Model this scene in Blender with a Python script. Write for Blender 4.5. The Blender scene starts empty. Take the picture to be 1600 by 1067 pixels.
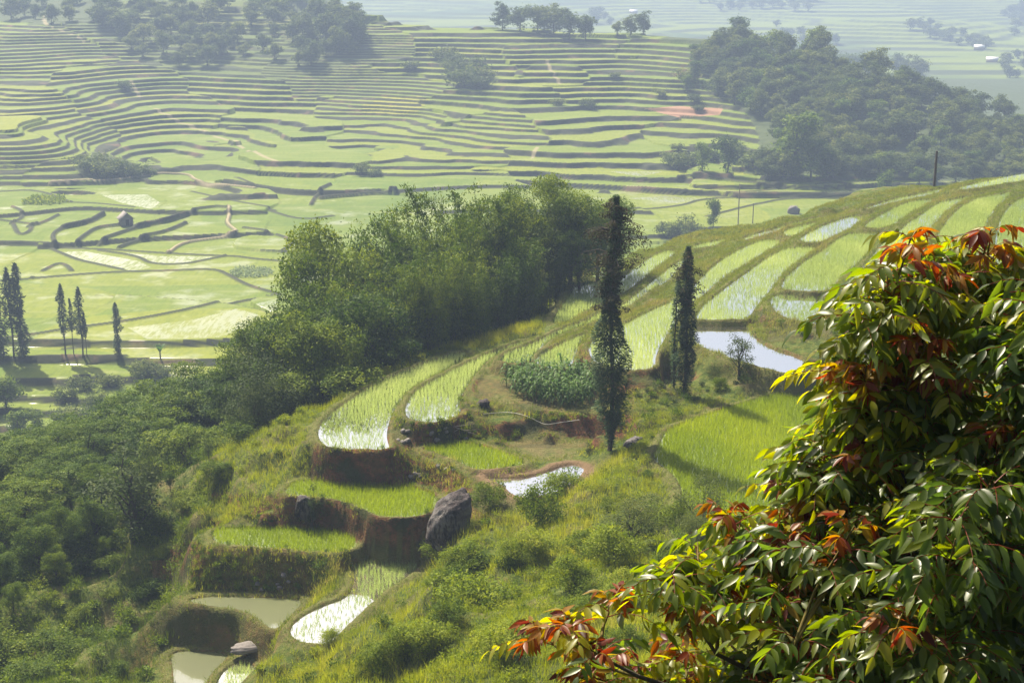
import bpy, math, random
import numpy as np
rng = np.random.default_rng(7)
random.seed(7)
SC = bpy.context.scene
COL = SC.collection
F = 50/36*1600.0
PITCH = math.radians(15.4)
SP, CP = math.sin(PITCH), math.cos(PITCH)

# ------------------------------------------------------------------ camera geometry
def ray(x, y):
    yy = (y-533.5)/F
    v = SP + yy*CP
    fw = CP - yy*SP
    return (x-800)/F/fw, v/fw          # lateral per metre ahead, drop per metre ahead
def ptz(x, y, z):
    u, r = ray(x, y); D = -z/r
    return (u*D, D, z)
def ptd(x, y, D):
    u, r = ray(x, y)
    return (u*D, D, -r*D)
def to_px(X, Y, Z):
    # forward axis (0,CP,-SP), up axis (0,SP,CP)
    fwd = Y*CP - Z*SP; up = Y*SP + Z*CP
    return 800 + F*X/fwd, 533.5 - F*up/fwd

# ------------------------------------------------------------------ noise
def _h(ix, iy, s):
    n = (ix.astype(np.int64)*374761393 + iy.astype(np.int64)*668265263 + s*2147483647) & 0xffffffff
    n = ((n ^ (n >> 13))*1274126177) & 0xffffffff
    n = n ^ (n >> 16)
    return (n & 0xffff)/65535.0
def vn(x, y, s=0):
    x = np.asarray(x, float); y = np.asarray(y, float)
    ix = np.floor(x); iy = np.floor(y); fx = x-ix; fy = y-iy
    fx = fx*fx*(3-2*fx); fy = fy*fy*(3-2*fy)
    a = _h(ix, iy, s); b = _h(ix+1, iy, s); c = _h(ix, iy+1, s); d = _h(ix+1, iy+1, s)
    return (a*(1-fx)+b*fx)*(1-fy)+(c*(1-fx)+d*fx)*fy
def fbm(x, y, s=0, o=3):
    t = 0; a = .5
    for i in range(o):
        t = t + a*(vn(x*2**i, y*2**i, s+i)-.5)*2; a *= .5
    return t
def sst(a, b, x):
    t = np.clip((x-a)/(b-a), 0, 1); return t*t*(3-2*t)
def chaikin(p, n=2, closed=True):
    p = np.array(p, float)
    for _ in range(n):
        if closed:
            q = np.roll(p, -1, 0); p = np.stack([.75*p+.25*q, .25*p+.75*q], 1).reshape(-1, p.shape[1])
        else:
            q = np.stack([.75*p[:-1]+.25*p[1:], .25*p[:-1]+.75*p[1:]], 1).reshape(-1, p.shape[1])
            p = np.vstack([p[:1], q, p[-1:]])
    return p
def inside(px, py, poly):
    r = np.zeros(px.shape, bool); n = len(poly)
    for i in range(n):
        x0, y0 = poly[i][:2]; x1, y1 = poly[(i+1) % n][:2]
        if y0 == y1: continue
        c = ((y0 > py) != (y1 > py)) & (px < (x1-x0)*(py-y0)/(y1-y0)+x0)
        r ^= c
    return r
def seg_dist(px, py, pts, closed):
    d = np.full(px.shape, 1e9)
    n = len(pts)
    for i in range(n if closed else n-1):
        x0, y0 = pts[i][:2]; x1, y1 = pts[(i+1) % n][:2]
        dx, dy = x1-x0, y1-y0; L = dx*dx+dy*dy+1e-9
        t = np.clip(((px-x0)*dx+(py-y0)*dy)/L, 0, 1)
        d = np.minimum(d, (px-x0-t*dx)**2+(py-y0-t*dy)**2)
    return np.sqrt(d)

# ------------------------------------------------------------------ mesh + object helpers
def mesh(name, verts, faces, mat=None, attrs=None, smooth=False):
    """faces: int array (n,4) or (n,3), or a list of such arrays"""
    me = bpy.data.meshes.new(name)
    verts = np.ascontiguousarray(verts, dtype=np.float32)
    fl = faces if isinstance(faces, list) else [faces]
    fl = [np.asarray(f, dtype=np.int32) for f in fl if len(f)]
    loops = np.concatenate([f.ravel() for f in fl])
    tot = np.concatenate([np.full(len(f), f.shape[1], np.int32) for f in fl])
    st = np.concatenate([[0], np.cumsum(tot)[:-1]]).astype(np.int32)
    me.vertices.add(len(verts)); me.vertices.foreach_set('co', verts.ravel())
    me.loops.add(len(loops)); me.loops.foreach_set('vertex_index', loops)
    me.polygons.add(len(tot)); me.polygons.foreach_set('loop_start', st); me.polygons.foreach_set('loop_total', tot)
    if smooth: me.polygons.foreach_set('use_smooth', np.ones(len(tot), bool))
    for k, v in (attrs or {}).items():
        a = me.attributes.new(k, 'FLOAT', 'POINT'); a.data.foreach_set('value', np.asarray(v, np.float32).ravel())
    me.update(calc_edges=True)
    if mat: me.materials.append(mat)
    return me
def link(name, me, parent=None, loc=None, rz=0, sc=None):
    o = bpy.data.objects.new(name, me); COL.objects.link(o)
    if parent: o.parent = parent
    if loc is not None: o.location = loc
    if rz: o.rotation_euler = (0, 0, rz)
    if sc is not None: o.scale = (sc, sc, sc) if np.isscalar(sc) else sc
    return o
def tag(o, label=None, cat=None, group=None, kind=None):
    if label: o['label'] = label
    if cat: o['category'] = cat
    if group: o['group'] = group
    if kind: o['kind'] = kind
    return o
class MB:
    def __init__(s): s.v = []; s.f = {3: [], 4: []}; s.a = []; s.n = 0
    def add(s, v, f, a=0.5):
        v = np.asarray(v, float); f = np.asarray(f)
        s.v.append(v); s.f[f.shape[1]].append(f+s.n)
        s.a.append(np.full(len(v), a) if np.isscalar(a) else np.asarray(a)); s.n += len(v)
    def mesh(s, name, mat, smooth=False):
        fs = [np.concatenate(s.f[k]) for k in (3, 4) if s.f[k]]
        return mesh(name, np.concatenate(s.v), fs, mat, {'tint': np.concatenate(s.a)}, smooth)
def tube(mb, pts, rad, seg=7, a=.5, wob=0):
    pts = np.array(pts, float); n = len(pts)
    rad = np.full(n, rad) if np.isscalar(rad) else np.asarray(rad, float)
    t = np.gradient(pts, axis=0); t /= np.linalg.norm(t, axis=1)[:, None]+1e-9
    ref = np.where(np.abs(t[:, 2:3]) > .9, np.array([[1., 0, 0]]), np.array([[0, 0, 1.]]))
    e1 = np.cross(t, ref); e1 /= np.linalg.norm(e1, axis=1)[:, None]
    for i in range(1, n):
        p = e1[i-1]-t[i]*np.dot(e1[i-1], t[i]); e1[i] = p/(np.linalg.norm(p)+1e-9)
    e2 = np.cross(t, e1)
    an = np.arange(seg)*2*math.pi/seg
    R = rad[:, None]*(1+wob*(rng.random((n, seg))-.5))
    v = pts[:, None]+R[..., None]*(np.cos(an)[None, :, None]*e1[:, None]+np.sin(an)[None, :, None]*e2[:, None])
    idx = np.arange(n*seg).reshape(n, seg)
    q = np.stack([idx[:-1], np.roll(idx[:-1], -1, 1), np.roll(idx[1:], -1, 1), idx[1:]], -1).reshape(-1, 4)
    mb.add(v.reshape(-1, 3), q, a)
    c = np.vstack([v[-1], pts[-1:]]); mb.add(c, np.stack([np.arange(seg), (np.arange(seg)+1) % seg, np.full(seg, seg)], 1), a)
def unit(v): return v/(np.linalg.norm(v, axis=-1, keepdims=True)+1e-9)
def leaf_quads(P, L, W, up=.6, tint=None, dirs=None, droop=0, nout=None):
    """P centres (n,3); returns verts, quads, tint: folded kite leaves"""
    n = len(P)
    d = unit(rng.normal(size=(n, 3))*[1, 1, .6]+[0, 0, -droop]) if dirs is None else dirs
    nrm = unit(rng.normal(size=(n, 3))+[0, 0, up*2]) if nout is None else unit(rng.normal(size=(n, 3))*.45+nout*1.1+[0, 0, up*.6])
    s = unit(np.cross(d, nrm)); 
    L = (np.ones(n)*L)[:, None]; W = (np.ones(n)*W)[:, None]
    a = P-d*L*.5; b = P+s*W*.5; c = P+d*L*.5; e = P-s*W*.5
    v = np.stack([a, b, c, e], 1).reshape(-1, 3)
    f = np.arange(4*n).reshape(n, 4)
    t = rng.random(n) if tint is None else tint
    return v, f, np.repeat(t, 4)

# ------------------------------------------------------------------ materials
def nm(name):
    m = bpy.data.materials.new(name); m.use_nodes = True; nt = m.node_tree; nt.nodes.clear()
    return m, nt
class G:
    def __init__(s, name): s.m, s.t = nm(name); s.out = s.t.nodes.new('ShaderNodeOutputMaterial')
    def n(s, ty, **k):
        nd = s.t.nodes.new('ShaderNode'+ty)
        for a, b in k.items(): setattr(nd, a, b)
        return nd
    def put(s, sock, v):
        if isinstance(v, bpy.types.NodeSocket): s.t.links.new(v, sock)
        elif isinstance(v, (tuple, list)) and len(v) == 3 and sock.type == 'RGBA': sock.default_value = (*v, 1)
        else: sock.default_value = v
    def noise(s, scale, detail=3, co=None, rough=.55, vec=None):
        t = s.n('TexNoise'); t.inputs['Scale'].default_value = scale; t.inputs['Detail'].default_value = detail
        t.inputs['Roughness'].default_value = rough
        if co is None: co = s.pos()
        if vec:
            mp = s.n('Mapping'); mp.inputs['Scale'].default_value = vec; s.put(mp.inputs['Vector'], co); co = mp.outputs[0]
        s.put(t.inputs['Vector'], co); return t.outputs[0]
    def pos(s): return s.n('NewGeometry').outputs['Position']
    def attr(s, name): a = s.n('Attribute'); a.attribute_name = name; return a.outputs['Fac']
    def rmp(s, v, a, b, c=0, d=1):
        r = s.n('MapRange'); r.interpolation_type = 'SMOOTHSTEP'
        s.put(r.inputs[0], v)
        for i, q in enumerate((a, b, c, d)): r.inputs[i+1].default_value = q
        return r.outputs[0]
    def mix(s, f, a, b):
        m = s.n('Mix', data_type='RGBA'); s.put(m.inputs[0], f); s.put(m.inputs[6], a); s.put(m.inputs[7], b); return m.outputs[2]
    def mth(s, op, a, b=0):
        m = s.n('Math', operation=op); s.put(m.inputs[0], a); s.put(m.inputs[1], b); return m.outputs[0]
    def ramp(s, v, stops):
        r = s.n('ValToRGB'); s.put(r.inputs[0], v); e = r.color_ramp.elements
        while len(e) < len(stops): e.new(.5)
        for i, (p, c) in enumerate(stops): e[i].position = p; e[i].color = (*c, 1)
        return r.outputs[0]
    def pr(s, col, rough=.8, spec=.3, bump=None, bs=.3, bd=.05):
        p = s.n('BsdfPrincipled'); s.put(p.inputs['Base Color'], col); s.put(p.inputs['Roughness'], rough)
        s.put(p.inputs['Specular IOR Level'], spec)
        if bump is not None:
            b = s.n('Bump'); b.inputs['Strength'].default_value = bs; b.inputs['Distance'].default_value = bd
            s.put(b.inputs['Height'], bump); s.put(p.inputs['Normal'], b.outputs[0])
        return p.outputs[0]
    def ms(s, f, a, b):
        m = s.n('MixShader'); s.put(m.inputs[0], f); s.put(m.inputs[1], a); s.put(m.inputs[2], b); return m.outputs[0]
    def trl(s, col):
        t = s.n('BsdfTranslucent'); s.put(t.inputs[0], col); return t.outputs[0]
    def fin(s, sh): s.put(s.out.inputs[0], sh); return s.m

def leaf_mat(name, stops, trans=.32, rough=.6, spec=.10, tcol=1.5, objvar=.4):
    g = G(name)
    rnd = g.n('ObjectInfo').outputs['Random']
    t = g.attr('tint')
    v = g.mth('ADD', g.mth('MULTIPLY', t, 1-objvar), g.mth('MULTIPLY', rnd, objvar))
    c = g.ramp(v, stops)
    hs = g.n('HueSaturation'); hs.inputs['Saturation'].default_value = 1.1; hs.inputs['Value'].default_value = tcol
    hs.inputs['Hue'].default_value = .49
    g.put(hs.inputs['Color'], c)
    return g.fin(g.ms(trans, g.pr(c, rough, spec), g.trl(hs.outputs[0])))

M = {}
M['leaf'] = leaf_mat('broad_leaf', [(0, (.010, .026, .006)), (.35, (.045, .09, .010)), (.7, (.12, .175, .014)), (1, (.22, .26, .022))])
M['leaf_olive'] = leaf_mat('olive_leaf', [(0, (.018, .032, .010)), (.5, (.055, .085, .022)), (1, (.15, .17, .04))])
M['leaf_far'] = leaf_mat('forest_leaf', [(0, (.02, .038, .010)), (.45, (.065, .10, .020)), (1, (.19, .21, .04))], trans=.35)
M['bamboo_leaf'] = leaf_mat('bamboo_leaf', [(0, (.010, .028, .004)), (.45, (.06, .11, .008)), (1, (.22, .27, .018))], trans=.28)
M['needle'] = leaf_mat('conifer_leaf', [(0, (.010, .028, .010)), (.5, (.03, .065, .018)), (1, (.08, .125, .03))], trans=.2)
M['rust'] = leaf_mat('dry_frond', [(0, (.022, .03, .012)), (.6, (.05, .05, .022)), (1, (.10, .07, .03))], trans=.25)
M['herb'] = leaf_mat('weed_leaf', [(0, (.04, .075, .008)), (.4, (.12, .175, .014)), (.8, (.24, .28, .03)), (1, (.34, .33, .07))], trans=.42)
M['weed2'] = leaf_mat('green_weed', [(0, (.018, .045, .006)), (.45, (.075, .125, .010)), (1, (.21, .25, .02))], trans=.38)
M['herb_pale'] = leaf_mat('pale_herb', [(0, (.12, .17, .07)), (1, (.32, .38, .22))], trans=.4)
M['grass'] = leaf_mat('grass_blade', [(0, (.055, .09, .010)), (.4, (.15, .20, .018)), (.8, (.26, .28, .035)), (1, (.38, .34, .12))], trans=.5)
M['bundgrass'] = leaf_mat('bund_grass', [(0, (.07, .11, .016)), (.5, (.135, .18, .028)), (.85, (.21, .225, .05)), (1, (.26, .22, .08))], trans=.4)
M['rice'] = leaf_mat('rice_blade', [(0, (.13, .19, .05)), (.5, (.25, .32, .10)), (1, (.46, .51, .22))], trans=.5, spec=.5, rough=.35)
M['rice_dense'] = leaf_mat('rice_blade_dense', [(0, (.10, .155, .012)), (.6, (.18, .245, .018)), (1, (.30, .35, .035))], trans=.55)
M['corn'] = leaf_mat('corn_leaf', [(0, (.025, .07, .012)), (.6, (.06, .125, .02)), (1, (.16, .24, .06))], trans=.4, rough=.55, spec=.2)
M['fern'] = leaf_mat('fern_leaf', [(0, (.05, .12, .01)), (1, (.13, .24, .02))], trans=.5)
M['big_leaf'] = leaf_mat('glossy_leaf', [(0, (.018, .038, .008)), (.4, (.045, .078, .011)), (.7, (.09, .125, .011)), (1, (.22, .215, .012))], trans=.58, rough=.36, spec=.5, tcol=2.5, objvar=0)
M['red_leaf'] = leaf_mat('young_red_leaf', [(0, (.05, .016, .012)), (.3, (.17, .04, .018)), (.55, (.24, .085, .014)), (.8, (.23, .16, .012)), (1, (.16, .18, .012))], trans=.55, rough=.4, spec=.4, tcol=1.8, objvar=0)

def bark(name, a, b):
    g = G(name); n = g.noise(9, 4, vec=(1, 1, .2)); return g.fin(g.pr(g.mix(n, a, b), .9, .2, n, .6, .03))
M['bark'] = bark('bark', (.03, .024, .018), (.09, .075, .06))
M['bark_pale'] = bark('pale_bark', (.10, .085, .07), (.24, .21, .18))
M['culm'] = bark('bamboo_culm', (.05, .075, .03), (.12, .14, .06))
M['twig_green'] = bark('green_twig', (.06, .08, .02), (.16, .10, .03))

g = G('boulder_rock'); n1 = g.noise(1.6, 8, rough=.65); n2 = g.noise(.5, 3, vec=(1, 1, 3)); n3 = g.noise(6, 5)
n4 = g.noise(2.2, 9, rough=.75, vec=(1, 1, .25))
c = g.mix(g.rmp(n2, .4, .62), g.mix(n1, (.045, .037, .04), (.14, .115, .115)), (.20, .185, .18))
c = g.mix(g.rmp(n3, .62, .74), c, (.2, .2, .17))
c = g.mix(g.rmp(n4, .5, .42), c, (.025, .022, .02))
M['rock'] = g.fin(g.pr(c, .9, .2, g.mth('ADD', n1, g.mth('MULTIPLY', n4, .9)), 1.0, .5))

# ground close to the camera
g = G('hillside_ground')
nz = g.n('SeparateXYZ'); g.put(nz.inputs[0], g.n('NewGeometry').outputs['True Normal'])
n1 = g.noise(.35, 5); n2 = g.noise(2.2, 6, rough=.65); n3 = g.noise(9, 5, rough=.7)
turf = g.mix(g.rmp(n2, .35, .65), (.055, .09, .014), (.13, .16, .03))
turf = g.mix(g.rmp(n1, .5, .68), turf, (.17, .15, .06))
bundc = g.mix(g.rmp(n3, .35, .65), (.10, .13, .025), (.18, .16, .06))
soil = g.mix(n3, (.10, .05, .028), (.26, .145, .085))
redc = g.mix(g.rmp(n2, .3, .7), (.085, .038, .022), (.26, .105, .05))
redc = g.mix(g.rmp(n1, .45, .6), redc, (.055, .06, .02))
redc = g.mix(g.rmp(n3, .52, .62), redc, (.05, .07, .018))
base = g.mix(g.attr('bund'), turf, bundc)
base = g.mix(g.rmp(n2, .56, .66), base, g.mix(.35, base, soil))
steep = g.rmp(g.mth('ADD', nz.outputs[2], g.mth('MULTIPLY', n2, .25)), 1.02, .86)
base = g.mix(g.mth('ADD', g.mth('MULTIPLY', steep, g.mth('ADD', .1, g.mth('MULTIPLY', g.attr('red'), .7))), g.mth('MULTIPLY', g.attr('red'), g.rmp(n1, .4, .58, 0, .65))), base, redc)
base = g.mix(g.attr('mud'), base, g.mix(n3, (.15, .10, .055), (.24, .165, .095)))
M['ground'] = g.fin(g.pr(base, .95, .15, g.mth('ADD', n2, g.mth('MULTIPLY', n3, .8)), 1.0, .3))

# paddy water (thin water over mud) and open ponds
def water(name, mud, refl, rip=.002, patch=None):
    g = G(name); w = g.noise(3.0, 3, vec=(1, 1, 1)); n = g.noise(.25, 4)
    b = g.n('Bump'); b.inputs['Strength'].default_value = .35; b.inputs['Distance'].default_value = rip; g.put(b.inputs['Height'], w)
    gl = g.n('BsdfGlossy'); gl.inputs['Roughness'].default_value = .03; gl.inputs['Color'].default_value = (1, 1, 1, 1); g.put(gl.inputs['Normal'], b.outputs[0])
    d = g.pr(g.mix(n, mud, tuple(1.5*c for c in mud)), .6, .3)
    lw = g.n('LayerWeight'); lw.inputs['Blend'].default_value = .5
    fac = g.mth('MULTIPLY', g.rmp(lw.outputs['Facing'], 0, .85, .3, 1.0), refl)
    if patch: fac = g.mth('MULTIPLY', fac, g.rmp(n, patch[0], patch[1], .35, 1))
    return g.fin(g.ms(fac, d, gl.outputs[0]))
M['paddy_water'] = water('paddy_water', (.16, .16, .09), 1.0)
M['green_water'] = water('shallow_green_water', (.11, .15, .025), .4)
M['mud_water'] = water('muddy_pond_water', (.065, .075, .022), .3)
M['pond'] = water('pond_water', (.14, .13, .11), .98, .001)

# far terraces
g = G('terraced_land')
n1 = g.noise(.012, 3); n2 = g.noise(.09, 5, rough=.6); n3 = g.noise(.6, 4); cell = g.attr('cell')
st = g.noise(.5, 4, vec=(2.5, .5, 1), rough=.7)
rice = g.ramp(cell, [(0, (.055, .10, .007)), (.3, (.085, .135, .008)), (.6, (.12, .16, .010)), (.85, (.17, .19, .012)), (1, (.26, .245, .016))])
rice = g.mix(g.rmp(n2, .3, .7), rice, g.mix(.35, rice, (.18, .20, .035)))
rice = g.mix(g.rmp(st, .35, .75, 0, .5), rice, (.05, .09, .01))
rice = g.mix(g.rmp(g.noise(.16, 4, vec=(.35, 1.6, 1), rough=.6), .5, .72, 0, .55), rice, (.20, .22, .075))
wall = g.mix(n3, (.012, .02, .010), (.048, .05, .024))
wall = g.mix(g.rmp(n2, .55, .7), wall, (.12, .08, .05))
wild = g.mix(n3, (.028, .045, .018), (.07, .09, .03))
fld = g.mix(g.attr('soilf'), rice, g.mix(n3, (.20, .11, .07), (.28, .17, .11)))
d = g.pr(g.mix(g.attr('path'), g.mix(g.attr('wild'), g.mix(g.attr('wall'), fld, wall), wild), (.25, .215, .13)), .9, .15, n3, .5, .3)
gl = g.n('BsdfGlossy'); gl.inputs['Roughness'].default_value = .3
wf = g.mth('MULTIPLY', g.attr('water'), g.rmp(g.mth('ADD', st, g.mth('MULTIPLY', n2, .6)), .62, .95, .08, .5))
sheen = g.mth('MULTIPLY', g.rmp(n2, .52, .72, 0, .25), g.mth('MAXIMUM', 0, g.mth('SUBTRACT', 1, g.mth('ADD', g.attr('wall'), g.attr('wild')))))
nf = g.n('SeparateXYZ'); g.put(nf.inputs[0], g.n('NewGeometry').outputs['True Normal'])
M['far'] = g.fin(g.ms(g.mth('MULTIPLY', g.rmp(nf.outputs[2], .985, .998), g.mth('MAXIMUM', wf, g.mth('MULTIPLY', sheen, g.attr('flat')))), d, gl.outputs[0]))

# the far valley side
g = G('distant_land')
n1 = g.noise(.004, 4); n2 = g.noise(.02, 5); vo = g.n('TexVoronoi'); vo.inputs['Scale'].default_value = .02
g.put(vo.inputs['Vector'], g.pos())
rice = g.mix(n2, (.07, .11, .025), (.17, .20, .035)); rice = g.mix(g.rmp(n1, .5, .65), rice, (.05, .08, .03))
M['distant'] = g.fin(g.pr(g.mix(g.attr('wall'), rice, (.05, .065, .03)), .9, .1))

def plain(name, a, b, sc=6, rough=.85, bump=.4):
    g = G(name); n = g.noise(sc, 5); return g.fin(g.pr(g.mix(n, a, b), rough, .25, n, bump, .03))
M['stone_wall'] = plain('hut_stone', (.09, .08, .075), (.22, .20, .19))
M['thatch'] = plain('hut_roof', (.13, .115, .11), (.26, .235, .22), 3)
M['dark'] = plain('opening_shade', (.01, .01, .01), (.03, .025, .02))  # near-black colour painted for the shade inside a doorway
M['wood'] = plain('pole_wood', (.05, .042, .035), (.12, .10, .08), 12)
M['concrete'] = plain('pole_concrete', (.16, .13, .10), (.26, .22, .17), 10)
M['mudwall'] = plain('mud_wall', (.20, .15, .11), (.32, .25, .19), 3)
M['tin'] = plain('pale_roof', (.45, .46, .48), (.68, .70, .72), 3, .5, .1)
M['hose'] = plain('pale_hose', (.42, .40, .36), (.55, .52, .46), 20, .5, .1)
M['deadwood'] = plain('dead_wood', (.22, .17, .13), (.42, .36, .30), 14)

# ------------------------------------------------------------------ traced paddies (photo pixels, height)
PAD = [
 # name, z, kind, polygon
 ('P1', -32.0, 'sparse', [(495,678),(506,697),(530,702),(570,704),(611,703),(605,690),(604,674),(611,650),(628,620),(655,600),(705,574),(735,556),(720,549),(640,576),(575,606),(530,636),(505,655)]),
 ('P2', -31.3, 'sparse', [(633,647),(641,656),(665,662),(692,659),(722,646),(717,630),(726,610),(746,580),(766,560),(800,545),(830,532),(815,533),(773,549),(732,566),(682,591),(648,611),(635,630)]),
 ('P7', -31.6, 'sparse', [(904,434),(949,418),(962,428),(955,437)]),
 ('P6', -31.1, 'sparse', [(857,505),(887,464),(901,443),(965,442),(972,436),(996,415),(1017,402),(1036,394),(1051,391),(1058,394),(1041,407),(1019,424),(1000,439),(983,452),(965,464),(940,473),(917,486),(880,509)]),
 ('P3', -30.5, 'sparse', [(780,568),(784,553),(820,541),(850,528),(876,514),(917,500),(940,486),(975,477),(988,464),(1007,450),(1026,434),(1045,419),(1062,408),(1075,403),(1060,424),(1041,441),(1026,449),(1007,460),(988,474),(975,484),(943,499),(905,511),(872,525),(850,540),(834,553),(829,568)]),
 ('P4', -30.1, 'sparse', [(835,567),(840,556),(867,542),(908,523),(922,519),(908,535),(901,549),(897,560),(894,570),(881,578),(854,577)]),
 ('P5', -29.7, 'sparse', [(918,549),(922,535),(940,521),(975,507),(1007,490),(1045,473),(1075,460),(1088,442),(1097,433),(1116,414),(1144,396),(1182,378),(1201,375),(1228,377),(1206,388),(1182,403),(1154,420),(1126,437),(1107,454),(1088,470),(1066,488),(1048,515),(1030,543),(1024,559),(1024,577),(982,579),(965,577),(932,570)]),
 ('Q2', -29.0, 'sparse', [(1086,499),(1094,483),(1103,473),(1130,453),(1160,431),(1190,409),(1215,394),(1235,387),(1284,388),(1262,400),(1242,413),(1225,428),(1210,445),(1199,460),(1187,472),(1169,498),(1161,501),(1094,501)]),
 ('Q2b', -28.6, 'bare', [(1244,379),(1259,366),(1285,352),(1322,339),(1345,336),(1355,338),(1337,351),(1322,362),(1300,371),(1289,380)]),
 ('S2', -29.0, 'sparse', [(1220,366),(1228,360),(1247,354),(1289,345),(1266,358),(1249,367),(1240,371)]),
 ('S3', -30.4, 'sparse', [(1076,388),(1100,380),(1130,375),(1140,374),(1122,383),(1088,391)]),
 ('S5', -28.0, 'bare', [(1350,324),(1400,310),(1470,295),(1484,294),(1470,302),(1400,317),(1356,328)]),
 ('S7', -29.7, 'bare', [(1150,375),(1200,360),(1250,346),(1290,337),(1300,339),(1250,351),(1205,365),(1165,377)]),
 ('S6', -26.9, 'bare', [(1494,293),(1540,283),(1600,272),(1650,264),(1650,276),(1600,283),(1540,293),(1500,299)]),
 ('Q3', -28.1, 'mid', [(1219,455),(1223,439),(1238,424),(1257,409),(1281,394),(1300,381),(1322,367),(1334,365),(1360,367),(1380,368),(1371,377),(1362,391),(1343,410),(1319,429),(1302,449),(1291,457)]),
 ('Q3u', -27.7, 'mid', [(1345,358),(1362,344),(1384,331),(1412,319),(1441,313),(1462,312),(1454,318),(1431,329),(1409,342),(1388,358)]),
 ('Q3b', -28.4, 'mid', [(1205,463),(1217,460),(1291,462),(1288,475),(1293,500),(1276,509),(1249,503),(1218,493),(1203,477)]),
 ('Q4', -27.2, 'sparse', [(1307,461),(1322,444),(1341,425),(1362,401),(1375,384),(1394,369),(1416,351),(1441,334),(1463,319),(1487,312),(1525,305),(1562,297),(1562,300),(1516,309),(1493,320),(1476,333),(1466,345),(1452,358),(1444,371),(1429,395),(1410,421),(1397,438),(1395,459),(1385,485),(1345,493),(1312,480)]),
 ('Q5', -26.4, 'mid', [(1495,328),(1521,313),(1553,306),(1583,299),(1577,306),(1564,318),(1550,333),(1538,360),(1520,400),(1500,440),(1440,450),(1432,425),(1444,400),(1460,375),(1475,350)]),
 ('Q6', -25.5, 'mid', [(1572,328),(1583,316),(1604,307),(1680,295),(1690,400),(1650,440),(1560,440),(1553,385),(1560,345)]),
 ('T1', -34.3, 'dense', [(440,774),(457,754),(482,751),(530,757),(616,758),(668,767),(686,779),(678,796),(657,810),(592,809),(564,793),(530,782),(499,776)]),
 ('T2', -36.2, 'dense', [(330,834),(339,827),(400,825),(470,826),(540,827),(552,838),(561,853),(530,865),(516,865),(447,859),(361,852),(339,850)]),
 ('T3', -37.1, 'pondrice', [(540,869),(564,860),(599,858),(656,859),(670,872),(640,900),(600,925),(560,960),(530,990),(516,1006),(475,1007),(449,990),(464,968),(502,947),(540,935),(554,915),(552,893)]),
 ('T4', -38.6, 'mud', [(292,938),(320,932),(400,933),(464,935),(473,941),(455,961),(431,985),(416,979),(396,960),(361,950),(303,943)]),
 ('T5', -41.0, 'mud', [(265,1020),(300,1016),(358,1020),(348,1035),(330,1050),(318,1075),(272,1080),(270,1040)]),
 ('T6', -40.4, 'pondrice', [(337,1070),(350,1048),(365,1038),(378,1032),(402,1041),(404,1080),(340,1085)]),
 ('P8', -32.7, 'dense', [(657,703),(685,697),(712,691),(745,695),(780,706),(810,717),(822,727),(795,731),(752,736),(735,731),(702,715),(682,707)]),
 ('PA', -33.0, 'pond', [(754,747),(790,748),(825,746),(855,738),(880,727),(905,726),(915,735),(900,750),(878,766),(850,775),(815,777),(800,772),(787,760),(770,752)]),
 ('PB', -29.35, 'pond', [(1080,512),(1094,508),(1161,508),(1171,511),(1178,529),(1205,546),(1240,556),(1262,568),(1252,584),(1229,584),(1195,575),(1161,567),(1120,552),(1084,538)]),
 ('G1', -30.9, 'dense', [(1036,680),(1050,669),(1127,641),(1190,622),(1249,607),(1330,602),(1450,622),(1500,700),(1450,790),(1250,850),(1100,850),(1048,838),(1043,820),(1060,792),(1068,765),(1050,738),(1018,718),(1030,700)]),
 ('D1', -33.6, 'dense', [(788,519),(800,495),(806,475),(812,462),(850,449),(876,448),(866,470),(845,497),(825,515),(805,522)]),
 ('D2', -33.0, 'dense', [(856,437),(850,425),(870,418),(905,413),(925,412),(905,425),(885,440)]),
 ('C1', -31.4, 'soil', [(742,600),(770,582),(830,584),(890,588),(935,592),(950,625),(930,642),(880,640),(830,634),(780,622),(750,618)]),
 ('C2', -33.0, 'soil', [(800,690),(850,692),(900,694),(960,694),(955,704),(900,706),(860,716),(830,715),(805,703)]),
 ('C3', -31.8, 'soil', [(985,598),(1030,592),(1060,596),(1055,612),(1000,618),(980,612)]),
]
pads = []
for nme, z, kind, poly in PAD:
    w = np.array([ptz(x, y, z)[:2] for x, y in poly]); w = chaikin(w, 2)
    pads.append(dict(name=nme, z=z, kind=kind, px=poly, w=w))

# ------------------------------------------------------------------ near height field
src = []
for p in pads:
    q = p['w']; L = np.linalg.norm(np.roll(q, -1, 0)-q, axis=1)
    for i in range(len(q)):
        k = max(1, int(L[i]/1.6)) if L[i] > .8 else 1
        if L[i] < .8 and i % 2: continue
        for j in range(k):
            s = q[i]+(q[(i+1) % len(q)]-q[i])*j/k; src.append((s[0], s[1], p['z'], 1.0))
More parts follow.
